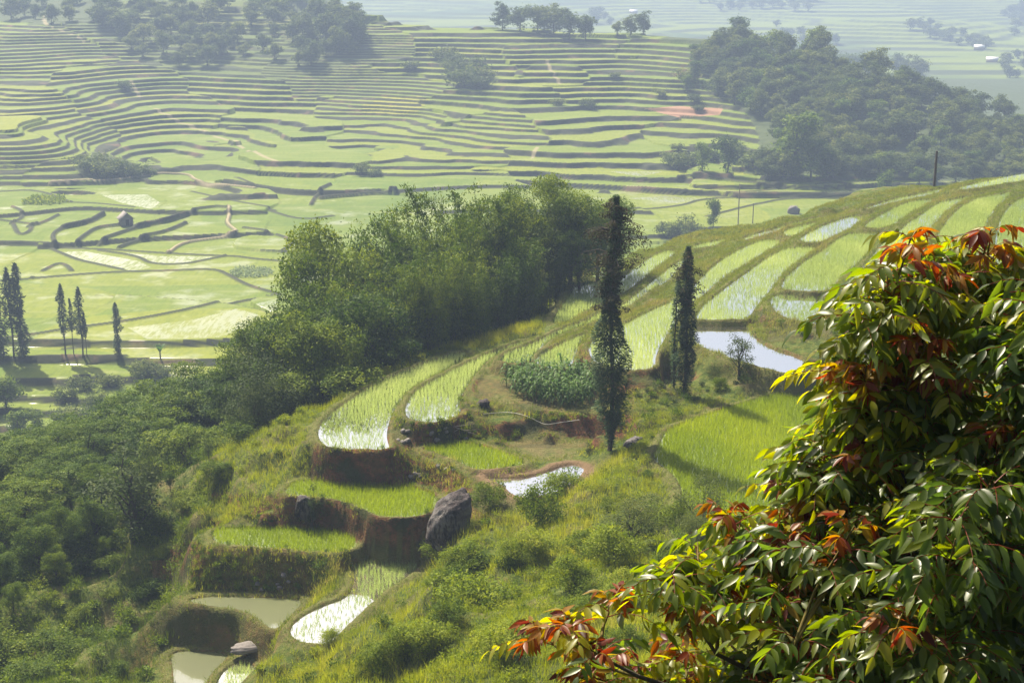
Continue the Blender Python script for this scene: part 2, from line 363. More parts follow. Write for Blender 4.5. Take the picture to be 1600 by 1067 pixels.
# controls: photo x, y and distance ahead
for x, y, D in [(800,1067,47),(600,1067,58),(500,1067,64),(440,1067,69),(700,980,60),(850,980,56),(600,985,67),(700,900,71),(820,880,69),(800,800,81),(760,830,79),
                (900,840,74),(950,760,80),(1000,720,84),(960,704,88.5),(1000,690,89),(1000,900,62),(1040,860,67),(900,950,59),(1000,1000,52),(1100,1067,45),(1100,900,60),(1250,900,58),(1500,850,58),(1500,1000,47),(1300,1067,44),(1600,1067,44),
                (1010,655,92),(1040,640,94),(1100,625,97),(1130,600,100),(1060,600,100),(1180,600,99.5),(1000,640,95),(940,680,91),(860,672,93),(790,655,95),(740,690,92.5),
                (720,660,94),(1300,520,110),(1330,540,109),(1400,560,108),(1400,620,95),(1500,560,112),
                (250,1000,83),(150,900,90),(150,1000,83),(50,900,91),(50,1050,79),(0,1067,78),(200,1067,77),(250,850,90),(330,800,90),(300,880,87),(400,745,91),(440,700,93),(470,660,96),(485,640,99),(420,800,86),(240,940,86),(430,1040,70),
                ]:
    X, Y, Z = ptd(x, y, D); src.append((X, Y, Z, 1.6))
for x, y, D in [(560,590,112),(640,560,119),(500,640,103),(720,530,126),(600,575,114),(680,545,122),(530,612,107),(485,650,99)]:
    X, Y, Z = ptd(x, y, D); src.append((X-1.5, Y+2, Z-5.5, 2.2))
for x, y, z in [(1171,357,-30.2),(1233,340,-29.5),(1296,323,-28.8),(1397,300,-28.1),(1499,286,-27.2),(1600,271,-26.2),(1700,258,-25),(1080,378,-30.9),(1020,392,-31.3),(1130,369,-30.5)]:
    X, Y, Z = ptz(x, y, z); src.append((X, Y, Z, 1.3)); src.append((X-1, Y+12, Z-5, 1)); src.append((X-1, Y+28, Z-16, 1.))
for X, Y, Z in [(-16,104,-39.5),(-25,105,-43),(-40,100,-46),(-55,90,-47),(-55,70,-46),(-35,120,-49),(-55,125,-57),(-20,135,-44),(-14,116,-43),(-6,124,-41.5),(0,132,-40),(6,140,-39),(-12,130,-44),(-60,55,-42),
                (-8,150,-44),(12,155,-40),(30,165,-40),(8,145,-37),(-40,150,-62),(-80,150,-70),(-65,175,-76),(-25,165,-62),(5,175,-55),(30,185,-50),(-10,185,-70),(-40,190,-76),(50,190,-48),(80,190,-44),(110,180,-40),
                (0,0,-1.7),(0,6,-5.5),(4,8,-6.5),(-5,6,-6),(8,5,-4),(0,13,-10),(6,13,-10.5),(-8,13,-11),(0,22,-15.5),(10,22,-15.5),(-12,22,-16),(0,34,-21),(14,34,-20.5),(-16,34,-24),(-30,34,-30),(-30,50,-38),(-16,47,-33),(-24,60,-40),
                (26,34,-20),(34,50,-24),(30,22,-15),(-30,12,-22),(30,0,-2),(-30,0,-8),(0,-10,3),(50,70,-26),(60,90,-25),(70,110,-24),(80,130,-23),(80,150,-23),(45,100,-26.5),(-5,70,-36),(-60,20,-30),(60,20,-8),(60,40,-16)]:
    src.append((X, Y, Z, 2.2))
for U_, zs in [(-.5,(-50,-58,-66,-72)),(-.4,(-49,-57,-65,-71)),(-.3,(-49,-57,-65,-71)),(-.25,(-48,-56,-64,-70)),(-.2,(-47,-55,-63,-69)),(-.15,(-45,-52,-60,-67)),(-.1,(-42,-47,-57,-65)),(-.05,(-41,-44,-53,-62)),(0,(-40,-42,-49,-58))]:
    for D_, z_ in zip((125, 140, 155, 170), zs): src.append((U_*D_, D_, z_, 4.))
src = np.array(src, np.float32)
def idw(X, Y):
    out = np.empty(X.shape, np.float32); xf = X.ravel().astype(np.float32); yf = Y.ravel().astype(np.float32); of = out.ravel()
    ch = 4000
    for i in range(0, len(xf), ch):
        d = (xf[i:i+ch, None]-src[None, :, 0])**2+(yf[i:i+ch, None]-src[None, :, 1])**2
        w = src[:, 3]/(d+.05)**2
        of[i:i+ch] = (w@src[:, 2])/w.sum(1)
    return of.reshape(X.shape)

# far heights: smooth surface through control points, then terraced
fc = []
def cz(x, y, z): fc.append(ptz(x, y, z))
def cd(x, y, D): fc.append(ptd(x, y, D))
for x in (-500, -100, 150, 420): cz(x, 560, -74)
for x in (-500, 0, 300, 600, 900, 1200, 1500, 2000): cz(x, 440, -73.6); cz(x, 350, -72.6); cz(x, 305, -71.3)
HT = {-450: [(285,448),(250,462),(215,480),(180,530),(140,570),(100,620),(60,670),(30,720),(0,780)],
      0: [(285,446),(250,460),(215,476),(180,530),(140,570),(100,620),(60,670),(30,720),(0,780)],
      100: [(288,446),(250,462),(215,485),(185,525),(140,570),(100,620),(60,675),(0,775)],
      200: [(274,458),(240,498),(200,535),(150,590),(100,640),(60,680),(0,740)],
      400: [(272,462),(220,510),(180,560),(140,600),(100,635),(50,680),(0,730)],
      600: [(270,460),(220,505),(180,550),(140,590),(100,625),(60,660),(22,700)],
      800: [(265,465),(220,500),(180,540),(140,580),(100,620),(70,650),(42,690)],
      1000: [(270,455),(230,485),(190,520),(150,560),(110,600),(70,640),(50,670)],
      1120: [(270,450),(200,505),(150,550),(100,590),(60,630)],
      1300: [(285,440),(200,490),(150,518),(110,548),(92,565)],
      1430: [(285,442),(220,485),(170,515),(130,535)],
      1550: [(285,445),(230,480),(190,505)],
      1700: [(288,445),(240,475),(215,490)], 2100: [(290,450),(250,475)]}
for x, l in HT.items():
    for y, D in l: cd(x, y, D)
for x, D, z in [(-450,880,-5),(0,880,-8),(200,860,-8),(400,860,-8),(500,830,-20),(-450,1000,15),(0,1000,12),(200,1000,10),(400,980,5),(600,800,-60),(700,860,-78),(800,790,-66),(1000,760,-64),(1120,730,-62),(1300,680,-66),(1430,640,-66),(1550,610,-70),(1700,600,-72),(2100,600,-78),
                (800,900,-84),(1100,850,-84),(1400,800,-84),(1700,800,-86),(2200,800,-86),(700,1000,-86),(1200,1000,-88),(1700,1000,-90),(2300,1000,-90)]:
    fc.append(((x-800)/F*D, D, z))
for U, D, z in [(-.5,185,-78),(-.36,185,-78),(-.2,185,-73),(-.05,190,-68),(0.05,190,-58),(.15,190,-50),(.25,190,-47),(.36,190,-44),(.5,190,-42),(-.5,222,-80),(-.34,222,-79.5),(-.28,232,-77.5),(-.15,222,-77),(0,225,-74),(.12,225,-68),(.25,225,-62),(.4,225,-58),
                (.1,265,-74),(.25,265,-72),(.4,265,-70),(.3,310,-74),(.5,300,-74)]:
    fc.append((U*D, D, z))
fc = np.array(fc)
S_ = 100.0
def tps(A, B):
    d2 = ((A[:, None]-B[None])**2).sum(-1); return .5*d2*np.log(d2+1e-9)
P_ = fc[:, :2]/S_; K_ = tps(P_, P_)+np.eye(len(P_))*.002
A_ = np.block([[K_, np.c_[np.ones(len(P_)), P_]], [np.c_[np.ones(len(P_)), P_].T, np.zeros((3, 3))]])
W_ = np.linalg.solve(A_, np.r_[fc[:, 2], 0, 0, 0])
def far0(X, Y):
    xf = X.ravel()/S_; yf = Y.ravel()/S_; o = np.empty(len(xf)); ch = 20000
    for i in range(0, len(xf), ch):
        q = np.stack([xf[i:i+ch], yf[i:i+ch]], 1)
        o[i:i+ch] = tps(q, P_)@W_[:-3]+W_[-3]+q@W_[-2:]
    return o.reshape(X.shape)

# ---- far grid
ys = np.concatenate([np.arange(194, 300, .6), np.arange(300, 460, .55), np.arange(460, 730, .36), np.arange(730, 1050, 5)])
us = np.concatenate([np.linspace(-.75, -.385, 60)[:-1], np.linspace(-.385, .385, 900), np.linspace(.385, .75, 60)[1:]])
# coarse smooth surface, then bilinear up
yc = np.concatenate([np.arange(190, 1060, 4.0)]); uc = np.linspace(-.76, .76, 260)
UC, YC = np.meshgrid(uc, yc); Zc = far0(UC*YC, YC)
def bil(gx, gy, Z, x, y):
    ix = np.clip(np.searchsorted(gx, x)-1, 0, len(gx)-2); iy = np.clip(np.searchsorted(gy, y)-1, 0, len(gy)-2)
    tx = np.clip((x-gx[ix])/(gx[ix+1]-gx[ix]), 0, 1); ty = np.clip((y-gy[iy])/(gy[iy+1]-gy[iy]), 0, 1)
    return (Z[iy, ix]*(1-tx)+Z[iy, ix+1]*tx)*(1-ty)+(Z[iy+1, ix]*(1-tx)+Z[iy+1, ix+1]*tx)*ty
U, Yg = np.meshgrid(us, ys); Xg = U*Yg
Z0 = bil(uc, yc, Zc, U, Yg)
slope = np.hypot(np.gradient(Zc, yc, axis=0), np.gradient(Zc, uc, axis=1)/YC)
SL = bil(uc, yc, slope, U, Yg)
hill = sst(.045, .09, SL)*sst(425, 452, Yg)
Z0 = Z0 + hill*(2.6*fbm(Xg/75, Yg/60, 3, 2)+1.0*fbm(Xg/30, Yg/28, 33, 2)+12.0*fbm(Xg/95, Yg/260, 34, 2)*sst(455, 520, Yg)+.5*fbm(Xg/9, Yg/9, 9, 2)) + (1-hill)*.55*fbm(Xg/60, Yg/30, 5, 2)
step0 = 1.3
cellx = Xg/52+.9*fbm(Xg/30, Yg/30, 11, 2)+Yg/170
ci = np.floor(cellx); step = step0*(.75+.65*_h(ci, ci*0+8, 6)); coff = _h(ci, ci*0+3, 5)*step*.9
Z0q = Z0+1.15*(vn(Z0/2.2+ci*5.3, ci*3.1, 15)-.5)*2+.9*(vn(Xg/16, Z0/1.6, 16)-.5)*hill
q = (Z0q+coff)/step
fl = np.floor(q); fr = q-fl
ww = np.clip(SL*1.45/step+.05*hill, .035, .5)*(1+.3*fbm(Xg/6, Yg/6, 19, 2))
rampv = sst(1-ww, 1.0, fr)
Zt = step*(fl+rampv)-coff-(Z0q-Z0)*(1-hill) + .06*step*np.minimum(fr, 1-ww)
lip = np.exp(-((fr-(1-ww-.02))/.03)**2)*0
PXg, PYg = to_px(Xg, Yg, Zt)
wall = sst(1-ww-.01, 1-ww*.75, fr+.05*fbm(Xg/2.2, Yg/2.2, 20, 2)*hill)
# wild and wooded ground, traced; the first zone's dark tone also paints shade
wild = np.zeros(U.shape)
WILD = [[(130,-20),(600,-20),(560,60),(580,85),(540,105),(430,125),(300,118),(220,100),(190,70),(110,40)],
        [(1030,60),(1180,20),(1500,60),(1700,120),(1700,300),(1500,285),(1290,275),(1160,272),(1190,215),(1160,170),(1110,120),(1120,80)],
        [(110,262),(150,238),(215,255),(240,278),(150,285)],[(-50,-20),(200,-20),(170,30),(90,42),(-50,30)]]
wob = 9*fbm(Xg/14, Yg/14, 31, 2)
for k, pl in enumerate(WILD): wild = np.maximum(wild, inside(PXg+wob, PYg+wob*.6, pl)*(.55 if k == 0 else 1))
wild = np.maximum(wild, (Yg < 205)*1.0)
wild = np.maximum(wild, sst(.15, .3, SL)*sst(230, 250, 250+SL*0)*0)
Z = Zt*(1-wild*.6)+(Z0-step*.4)*wild*.6
# traced dykes of the valley floor
BUNDS = [
 ([(0,534),(47,525),(110,514),(189,504),(304,483),(380,470),(435,461)], .45, 0),
 ([(51,436),(169,426),(260,424),(337,421),(358,431),(388,448),(435,460)], .45, 0),
 ([(0,440),(51,436)], .4, 0), ([(67,424),(90,412),(104,415),(112,424)], .5, 0),
 ([(81,390),(121,407),(145,412),(192,422)], .4, 0),
 ([(155,392),(216,401),(236,414),(290,414),(324,406),(358,400),(405,407),(496,412)], .4, 0),
 ([(263,397),(283,382),(320,376),(371,368),(366,360),(354,350),(358,340),(358,324)], .8, 1),
 ([(186,389),(216,375),(256,365),(290,350)], 1.0, 0), ([(155,385),(175,370),(216,357),(246,350),(263,348),(294,337)], 1.0, 0),
 ([(121,384),(132,370),(152,357),(189,353),(205,348)], 1.0, 0), ([(86,385),(81,367),(101,357),(142,350),(162,337)], .9, 0),
 ([(20,350),(30,370),(47,363),(50,352)], .6, 0), ([(0,382),(51,382),(86,385),(152,390),(263,397),(351,401)], .4, 0),
 ([(381,357),(422,365),(452,374),(459,382),(442,394)], .6, 0),
 ([(78,291),(169,285),(215,278),(256,272),(297,273),(305,285),(337,294),(398,295)], .7, 1),
 ([(368,278),(395,292)], .3, 0), ([(20,324),(40,337),(17,351)], .6, 0), ([(44,356),(70,348),(91,337)], .7, 0),
 ([(94,359),(135,351),(162,337)], .8, 0), ([(209,358),(263,348),(294,337),(337,324),(354,326)], .9, 0),
 ([(111,317),(150,318),(209,324)], .3, 0), ([(388,309),(412,304)], .6, 0), ([(486,321),(492,310),(499,304),(516,290)], 1.1, 0),
 ([(500,312),(530,309),(574,304),(618,297)], 1.3, 0), ([(1060,280),(1100,273),(1140,284),(1188,294),(1215,294),(1256,283)], 1.0, 0),
 ([(980,300),(1060,304),(1144,304),(1190,299),(1215,295)], .4, 0), ([(1303,280),(1330,290),(1350,300)], .4, 0),
 ([(1279,268),(1340,267),(1397,267),(1455,280)], .4, 0), ([(960,330),(1060,324),(1100,310),(1229,302),(1290,302)], .4, 0),
 ([(1100,340),(1178,320),(1229,309),(1363,305)], .4, 0), ([(1276,288),(1310,285),(1340,302)], .4, 0),
 ([(0,345),(60,352)], .5, 0), ([(0,300),(60,296),(111,317)], .4, 0), ([(420,330),(470,345),(520,338)], .4, 0), ([(300,300),(360,312),(430,330)], .3, 0),
 ([(0,566),(40,566),(110,562),(150,560),(196,558)], .5, 0), ([(40,540),(90,533),(150,540),(100,546)], .3, 0)]
path = np.zeros(U.shape); crest = np.zeros(U.shape)
Zs = Z.copy()
def far_hit(x, y):
    u, r = ray(x, y); z = bil(us, ys, Zs, np.full(len(ys), u), ys)
    b = np.nonzero(z+r*ys > 0)[0]; D = ys[b[0]] if len(b) else 1000
    return np.array([u*D, D, bil(us, ys, Zs, np.array([u]), np.array([D]))[0]])
def stroke(pts, wid):
    w = np.array([far_hit(x, y)[:2] for x, y in pts]); w = chaikin(w, 2, False)
    a = (np.abs(Yg-w[:, 1].mean()) < (w[:, 1].max()-w[:, 1].min())/2+4) & (Xg > w[:, 0].min()-4) & (Xg < w[:, 0].max()+4)
    d = np.full(U.shape, 99.); d[a] = seg_dist(Xg[a], Yg[a], w, False)
    return d
for pts, hgt, pale in BUNDS:
    d = stroke(pts, 2); k = sst(.8, .3, d)
    Z = Z+k*hgt*.85; crest = np.maximum(crest, sst(.9, .45, d))
    if pale: path = np.maximum(path, sst(.6, .25, d))
for pts, wd in [([(205,128),(212,142),(240,170),(275,188),(300,197),(345,215),(375,228),(410,245),(440,262)], 1.1),
                ([(80,15),(66,30),(75,42),(110,52),(130,65)], 1.3), ([(855,95),(865,118),(880,135)], .9), ([(835,240),(842,225),(830,250)], .8)]:
    d = stroke(pts, 2); path = np.maximum(path, .8*sst(wd, wd*.5, d)*(vn(Xg/4, Yg/6, 8) > .3))
water_ = np.zeros(U.shape)
WAT = [[(84,391),(135,393),(216,408),(236,418),(205,424),(145,412),(111,401)], [(158,392),(216,401),(243,413),(290,415),(307,409),(263,401)],
       [(159,305),(230,304),(250,317),(236,327),(189,317)], [(1134,303),(1160,300),(1215,296),(1260,303),(1180,309),(1130,309)], [(1276,288),(1310,286),(1340,301),(1290,302)],
       [(1337,270),(1370,268),(1385,283),(1350,290),(1303,279)], [(1455,277),(1505,284),(1490,290),(1462,285)], [(300,500),(435,466),(430,485),(380,515),(330,530),(300,530),(230,530),(200,512)],
       [(40,566),(190,562),(150,575),(80,588),(20,592)], [(262,400),(350,402),(330,406),(290,406)], [(456,430),(488,432),(486,442),(460,440)], [(980,310),(1050,306),(1120,309),(1060,318)], [(950,268),(1040,268),(1000,276)]]
for i, pl in enumerate(WAT):
    water_ = np.maximum(water_, inside(PXg, PYg, pl)*(.65 if i in (7, 8, 3) else 1.0))
water_ *= (crest < .02)*(fr < 1-ww-.12)*(fr > .06)*(1-sst(262, 256, Yg))
soilf = (inside(PXg, PYg, [(1005,170),(1060,166),(1130,170),(1125,180),(1060,184)])*1.0)
wall = np.maximum(wall*(1-soilf), crest)
yq = np.where(Yg < 452, 0, fl)
fx = np.where(Yg < 452, np.floor(Xg/60+fbm(Xg/50, Yg/50, 4, 2)*1.5)*7+np.floor(Yg/32+fbm(Xg/50, Yg/50, 14, 2)), ci)
cell = np.clip(.25+.5*_h(fx, yq, 21)+.35*fbm(Xg/120, Yg/120, 40, 2), 0, 1)
cell = np.where(inside(PXg, PYg, [(565,165),(600,152),(655,150),(672,156),(650,178),(568,180)]), .95, cell)
flat = (Yg < 450)*1.0
R, C = U.shape; idx = np.arange(R*C).reshape(R, C)
quads = np.stack([idx[:-1, :-1], idx[:-1, 1:], idx[1:, 1:], idx[1:, :-1]], -1).reshape(-1, 4)
me = mesh('terraced_valley', np.stack([Xg, Yg, Z], -1).reshape(-1, 3), quads, M['far'],
          dict(wall=wall, wild=wild, water=water_, path=path, cell=cell, soilf=soilf, flat=flat))
tag(link('terraced_hills', me), kind='structure')
ZF = Z

# ---- distant valley side
yd = np.concatenate([np.arange(1020, 2300, 5.), np.geomspace(2300, 6000, 30)]); ud = np.linspace(-.95, .95, 420)
U2, Y2 = np.meshgrid(ud, yd); X2 = U2*Y2
zb = -92+np.maximum(0, Y2-1060)*.030+np.clip(Y2-1900, 0, 900)*.07
zb = zb+26*fbm(X2/420, Y2/420, 50, 3)*sst(1050, 1400, Y2)
stp = 2.3; offs = _h(np.floor(X2/160+fbm(X2/90, Y2/90, 51, 2)), X2*0, 9)*stp
q2 = (zb+offs)/stp; f2 = q2-np.floor(q2); zt = stp*(np.floor(q2)+sst(.7, 1, f2))-offs
idx = np.arange(U2.size).reshape(U2.shape)
quads = np.stack([idx[:-1, :-1], idx[:-1, 1:], idx[1:, 1:], idx[1:, :-1]], -1).reshape(-1, 4)
me = mesh('distant_hills', np.stack([X2, Y2, zt], -1).reshape(-1, 3), quads, M['distant'], dict(wall=sst(.66, .78, f2)))
tag(link('distant_hills', me), kind='structure')
DIST = (ud, yd, zt)

# ---- near grid
yn = np.concatenate([np.arange(-12, 40, .7), np.arange(40, 128, .2), np.arange(128, 172, .3), np.arange(172, 201, 1.0)])
un = np.concatenate([np.linspace(-.8, -.40, 40)[:-1], np.linspace(-.40, .40, 460), np.linspace(.40, .8, 40)[1:]])
UN, YN = np.meshgrid(un, yn); XN = UN*np.maximum(YN, 0)+UN*16
# note: the fan is 16 m wide in u at the camera so that it also lies under the viewer
yq_ = np.concatenate([np.arange(-12, 40, 1.4), np.arange(40, 128, .5), np.arange(128, 201, 1.0)])
H = idw(XN[:, ::2], YN[:, ::2]) if False else idw(XN, YN)
N0 = H.copy()
mask = np.zeros(H.shape); bund = np.zeros(H.shape); mud = np.zeros(H.shape)
for p in sorted(pads, key=lambda p: p['z']):
    w = p['w']; a = (XN > w[:, 0].min()-2) & (XN < w[:, 0].max()+2) & (YN > w[:, 1].min()-2.5) & (YN < w[:, 1].max()+2.5)
    xs, yy = XN[a], YN[a]; d = seg_dist(xs, yy, w, True); ins = inside(xs, yy, w); d = np.where(ins, d, np.maximum(0, d*(1+.35*fbm(xs/1.1, yy/1.1, 78, 2))+.10*fbm(xs/.5, yy/.5, 79, 2)))
    sd = np.where(ins, -d, d); h = H[a]; zp = p['z']; soil = p['kind'] == 'soil'
    top = zp+(.15 if not soil else .03)+.09*fbm(xs/.9, yy/.9, 77, 2)
    k = sst(.7, .3, sd) if p['name'] != 'PA' else sst(1.0, .5, sd)
    h2 = np.where(h < top, h+(top-h)*k, h)
    low = zp-.3 if not soil else zp
    t = sst(.12, -.2, sd); h2 = h2*(1-t)+low*t
    H[a] = h2
    mask[a] = np.maximum(mask[a], sst(.1, -.15, sd)); bund[a] = np.maximum(bund[a], sst(1.1, .5, sd)*(sd > -.3))
    if p['name'] in ('PA',): mud[a] = np.maximum(mud[a], sst(.95, .5, sd))
    if soil: mud[a] = np.maximum(mud[a], .2*sst(.4, -.4, sd))
nse = .34*fbm(XN/3, YN/3, 60, 3)+.26*fbm(XN/.9, YN/.9, 66, 3)
H = H+nse*(1-mask)*(1-.8*bund)*sst(20, 45, YN)
# meet the far land
Fz = bil(us, ys, ZF, np.clip(XN/np.maximum(YN, 1), -.74, .74), np.clip(YN, 194, 1000))
H = H+(Fz-.3-H)*sst(172, 199, YN)
PXn, PYn = to_px(XN, np.maximum(YN, 20), H)
red = np.zeros(H.shape)
RED = [([(490,695),(760,700),(760,775),(480,765)], 1), ([(600,650),(760,655),(760,705),(600,715)], .8), ([(710,590),(980,600),(1010,700),(700,700)], 1),
       ([(330,770),(480,775),(700,800),(700,860),(330,830)], .8), ([(310,850),(560,860),(545,930),(300,935)], .35), ([(980,570),(1080,580),(1150,640),(980,690)], .8),
       ([(1160,480),(1420,500),(1420,600),(1250,560),(1180,530)], .75), ([(230,850),(330,845),(320,900),(240,900)], .8), ([(230,930),(480,940),(400,1067),(200,1067)], .35), ([(830,540),(940,530),(940,600),(880,590)], .7), ([(720,740),(800,745),(790,820),(730,810)], .7)]
for pl, v in RED: red = np.maximum(red, inside(PXn+6*fbm(XN/2, YN/2, 90, 2), PYn, pl)*v)
idx = np.arange(H.size).reshape(H.shape)
quads = np.stack([idx[:-1, :-1], idx[:-1, 1:], idx[1:, 1:], idx[1:, :-1]], -1).reshape(-1, 4)
me = mesh('ground', np.stack([XN, YN, H], -1).reshape(-1, 3), quads, M['ground'], dict(bund=bund, mud=mud, red=red), smooth=True)
tag(link('ground', me), kind='structure')

SN = np.hypot(np.gradient(H, yn, axis=0), np.gradient(H, axis=1)/np.maximum(.05, np.gradient(XN, axis=1)))
def near_z(x, y):
    x = np.atleast_1d(np.asarray(x, float)); y = np.atleast_1d(np.asarray(y, float))
    return bil(un, yn, H, x/(np.maximum(y, 0)+16), y)
def far_z(x, y):
    x = np.atleast_1d(np.asarray(x, float)); y = np.atleast_1d(np.asarray(y, float))
    return bil(us, ys, ZF, x/y, y)
def near_hit(x, y, d0=30):
    u, r = ray(x, y); D = np.arange(d0, 198, .12); z = near_z(u*D, D)
    b = np.nonzero(z+r*D > 0)[0]
    if not len(b): return None
    D = D[b[0]]; return np.array([u*D, D, near_z(u*D, D)[0]])
def near_pt(x, D):
    """ground point in the direction of photo column x at distance D"""
    u = (x-800)/F/.95; return np.array([u*D, D, near_z(u*D, D)[0]])

# ------------------------------------------------------------------ water sheets
def poly_sheet(name, w, z, mat):
    n = len(w); v = np.c_[w, np.full(n, z)]
    me = bpy.data.meshes.new(name); me.from_pydata(v.tolist(), [], [list(range(n))]); me.materials.append(mat)
    import bmesh
    bm = bmesh.new(); bm.from_mesh(me); bmesh.ops.triangulate(bm, faces=bm.faces[:]); bm.to_mesh(me); bm.free()
    return me
WM = {'sparse': 'paddy_water', 'bare': 'paddy_water', 'mid': 'paddy_water', 'dense': 'green_water', 'pondrice': 'paddy_water', 'mud': 'mud_water', 'pond': 'pond'}
for p in pads:
    if p['kind'] == 'soil': continue
    nmx = 'pond_water' if p['kind'] in ('pond', 'mud') else 'paddy_water'
    tag(link(nmx, poly_sheet(nmx, p['w'], p['z'], M[WM[p['kind']]])), kind='structure')

# ------------------------------------------------------------------ rice
def blades(P, nb, hgt, wid, spread, lean=.35, tint=None):
    """P (n,3) -> narrow triangles"""
    n = len(P); Pb = np.repeat(P, nb, 0)+np.c_[rng.normal(size=(n*nb, 2))*spread, np.zeros(n*nb)]
    h = (np.repeat(np.ones(n)*hgt, nb))*(.6+.7*rng.random(n*nb))
    an = rng.random(n*nb)*2*math.pi; s = np.c_[np.cos(an), np.sin(an), np.zeros(n*nb)]
    an2 = rng.random(n*nb)*2*math.pi; l = lean*rng.random(n*nb)
    tip = Pb+np.c_[np.cos(an2)*l*h, np.sin(an2)*l*h, h]
    v = np.stack([Pb-s*wid/2, Pb+s*wid/2, tip], 1).reshape(-1, 3)
    t = rng.random(n) if tint is None else tint
    t = np.repeat(np.clip(np.repeat(t, nb)+rng.normal(size=n*nb)*.12, 0, 1), 3)
    return v, np.arange(3*n*nb).reshape(-1, 3), t
def fill(w, sx, sy, inset=.2):
    x0, y0 = w.min(0); x1, y1 = w.max(0)
    X, Y = np.meshgrid(np.arange(x0, x1, sx), np.arange(y0, y1, sy)); X = X.ravel(); Y = Y.ravel()
    X = X+.25*np.sin(Y*.35)+rng.normal(size=X.shape)*sx*.13; Y = Y+rng.normal(size=Y.shape)*sy*.2
    k = inside(X, Y, w); X, Y = X[k], Y[k]
    k = seg_dist(X, Y, w, True) > inset
    return X[k], Y[k]
sb, db = MB(), MB()
for p in pads:
    kd = p['kind']
    if kd in ('sparse', 'mid', 'pondrice', 'bare'):
        sx, sy = {'sparse': (.25, .20), 'mid': (.21, .18), 'pondrice': (.24, .2), 'bare': (.34, .28)}[kd]
        X, Y = fill(p['w'], sx, sy); dn = fbm(X/5, Y/9, 70, 3)
        k = rng.random(len(X)) < np.clip(.86+dn*.9, .3, 1); X, Y, dn = X[k], Y[k], dn[k]
        v, f, t = blades(np.c_[X, Y, np.full(len(X), p['z']-.02)], {'mid': 8, 'sparse': 6, 'pondrice': 7}.get(kd, 5), .33+.14*dn, .026, .05, .6, np.clip(.5+dn*.8, 0, 1)); sb.add(v, f, t)
    elif kd == 'dense':
        X, Y = fill(p['w'], .2, .17, .05); dn = fbm(X/4, Y/7, 71, 3)
        v, f, t = blades(np.c_[X, Y, np.full(len(X), p['z']-.02)], 8, .40+.12*dn, .028, .05, .5, np.clip(.5+dn*.9, 0, 1)); db.add(v, f, t)
for mb, nmx, mt, lb in [(sb, 'rice_seedlings', 'rice', 'pale young rice seedlings standing in rows in the flooded terraces'), (db, 'dense_rice', 'rice_dense', 'lush bright green rice filling the lower terraces')]:
    tag(link(nmx, mb.mesh(nmx, M[mt])), lb, 'rice', kind='stuff')
#PART2
# ------------------------------------------------------------------ plants: shared meshes
def crown_arrays(lobes, nc, per, ls, lw=.5, spread=.55, shell=.62, flat=.7, tip=None, up=.7):
    """leaf clumps spread through overlapping lobes (cx,cy,cz,rx,ry,rz)"""
    lobes = np.array(lobes, float); vol = (lobes[:, 3]*lobes[:, 4]*lobes[:, 5])**.7
    k = rng.choice(len(lobes), nc, p=vol/vol.sum()); d = unit(rng.normal(size=(nc, 3))+[0, 0, .25])
    r = shell+(1-shell)*rng.random(nc)**.7
    r = np.where(rng.random(nc) < .1, rng.random(nc)*.7, r)
    c = lobes[k, :3]+d*lobes[k, 3:]*r[:, None]
    ct = rng.random(nc); n = nc*per
    csz = np.repeat(spread*(.5+.9*rng.random(nc)), per)[:, None]
    sh = unit(rng.normal(size=(n, 3))+[0, 0, .35]); st_ = rng.random(n)[:, None] < .22
    P = np.repeat(c, per, 0)+np.where(st_, rng.normal(size=(n, 3))*.9, sh*(.95+.35*rng.random((n, 1))))*csz*1.25*[1, 1, flat]
    t = np.clip(np.repeat(ct, per)*.72+rng.random(n)*.28, 0, 1)
    no = unit(sh+.35*np.repeat(d, per, 0)+[0, 0, .3])
    return leaf_quads(P, ls*(.6+.8*rng.random(n)), ls*lw*(.6+.8*rng.random(n)), up=up, tint=t, droop=.2, nout=no)
def branching(mb, H, r0, targets, bend=.15, base=(0, 0, 0), seg=7):
    """tapered trunk with limbs reaching into the lobes"""
    n = 7; b = np.array(base, float); j = rng.normal(size=(n, 3))*bend*[1, 1, 0]*np.linspace(0, 1, n)[:, None]
    tr = b+np.c_[np.zeros(n), np.zeros(n), np.linspace(-.4, H, n)]+j
    tube(mb, tr, np.linspace(r0, r0*.35, n), seg, wob=.2)
    for q in targets:
        q = np.array(q, float); z0 = min(q[2]*.75, H*.9)*(.55+.35*rng.random()); i = np.clip(z0/H*(n-1), 0, n-1.01); i0 = int(i)
        s = tr[i0]+(tr[i0+1]-tr[i0])*(i-i0); m = (s+q)/2+rng.normal(size=3)*.25+[0, 0, .15]
        tube(mb, [s, (s+m)/2+rng.normal(size=3)*.08, m, (m+q)/2, q], [r0*.38, r0*.3, r0*.22, r0*.14, r0*.06], 5)
TREES = {}
def make_kind(key, H, R, zc, nl, nc, per, ls, mat, bark='bark', lobe=.5, r0=.22, **kw):
    out = []
    for _ in range(kw.pop('variants', 2)):
        lobes = [(0, 0, zc+.1*H, R*.55, R*.55, (H-zc)*.55)]
        for i in range(nl):
            a = i*2.4+rng.random(); rr = R*(.3+.55*rng.random()); z = zc+(H-zc)*(.0+.8*rng.random())*(1.12-.5*(rr/R)**2); s = R*lobe*(.6+.6*rng.random())
            lobes.append((math.cos(a)*rr, math.sin(a)*rr, z, s, s, s*kw.get('lz', .7)))
        cr = MB(); kk = {k: v for k, v in kw.items() if k != 'lz'}
        cr.add(*crown_arrays(lobes, nc, per, ls, **kk))
        tk = MB(); branching(tk, zc+(H-zc)*.55, r0, [l[:3] for l in lobes[1:]])
        out.append((cr.mesh('crown_'+key, M[mat]), tk.mesh('trunk_'+key, M[bark], True), H))
    TREES[key] = out
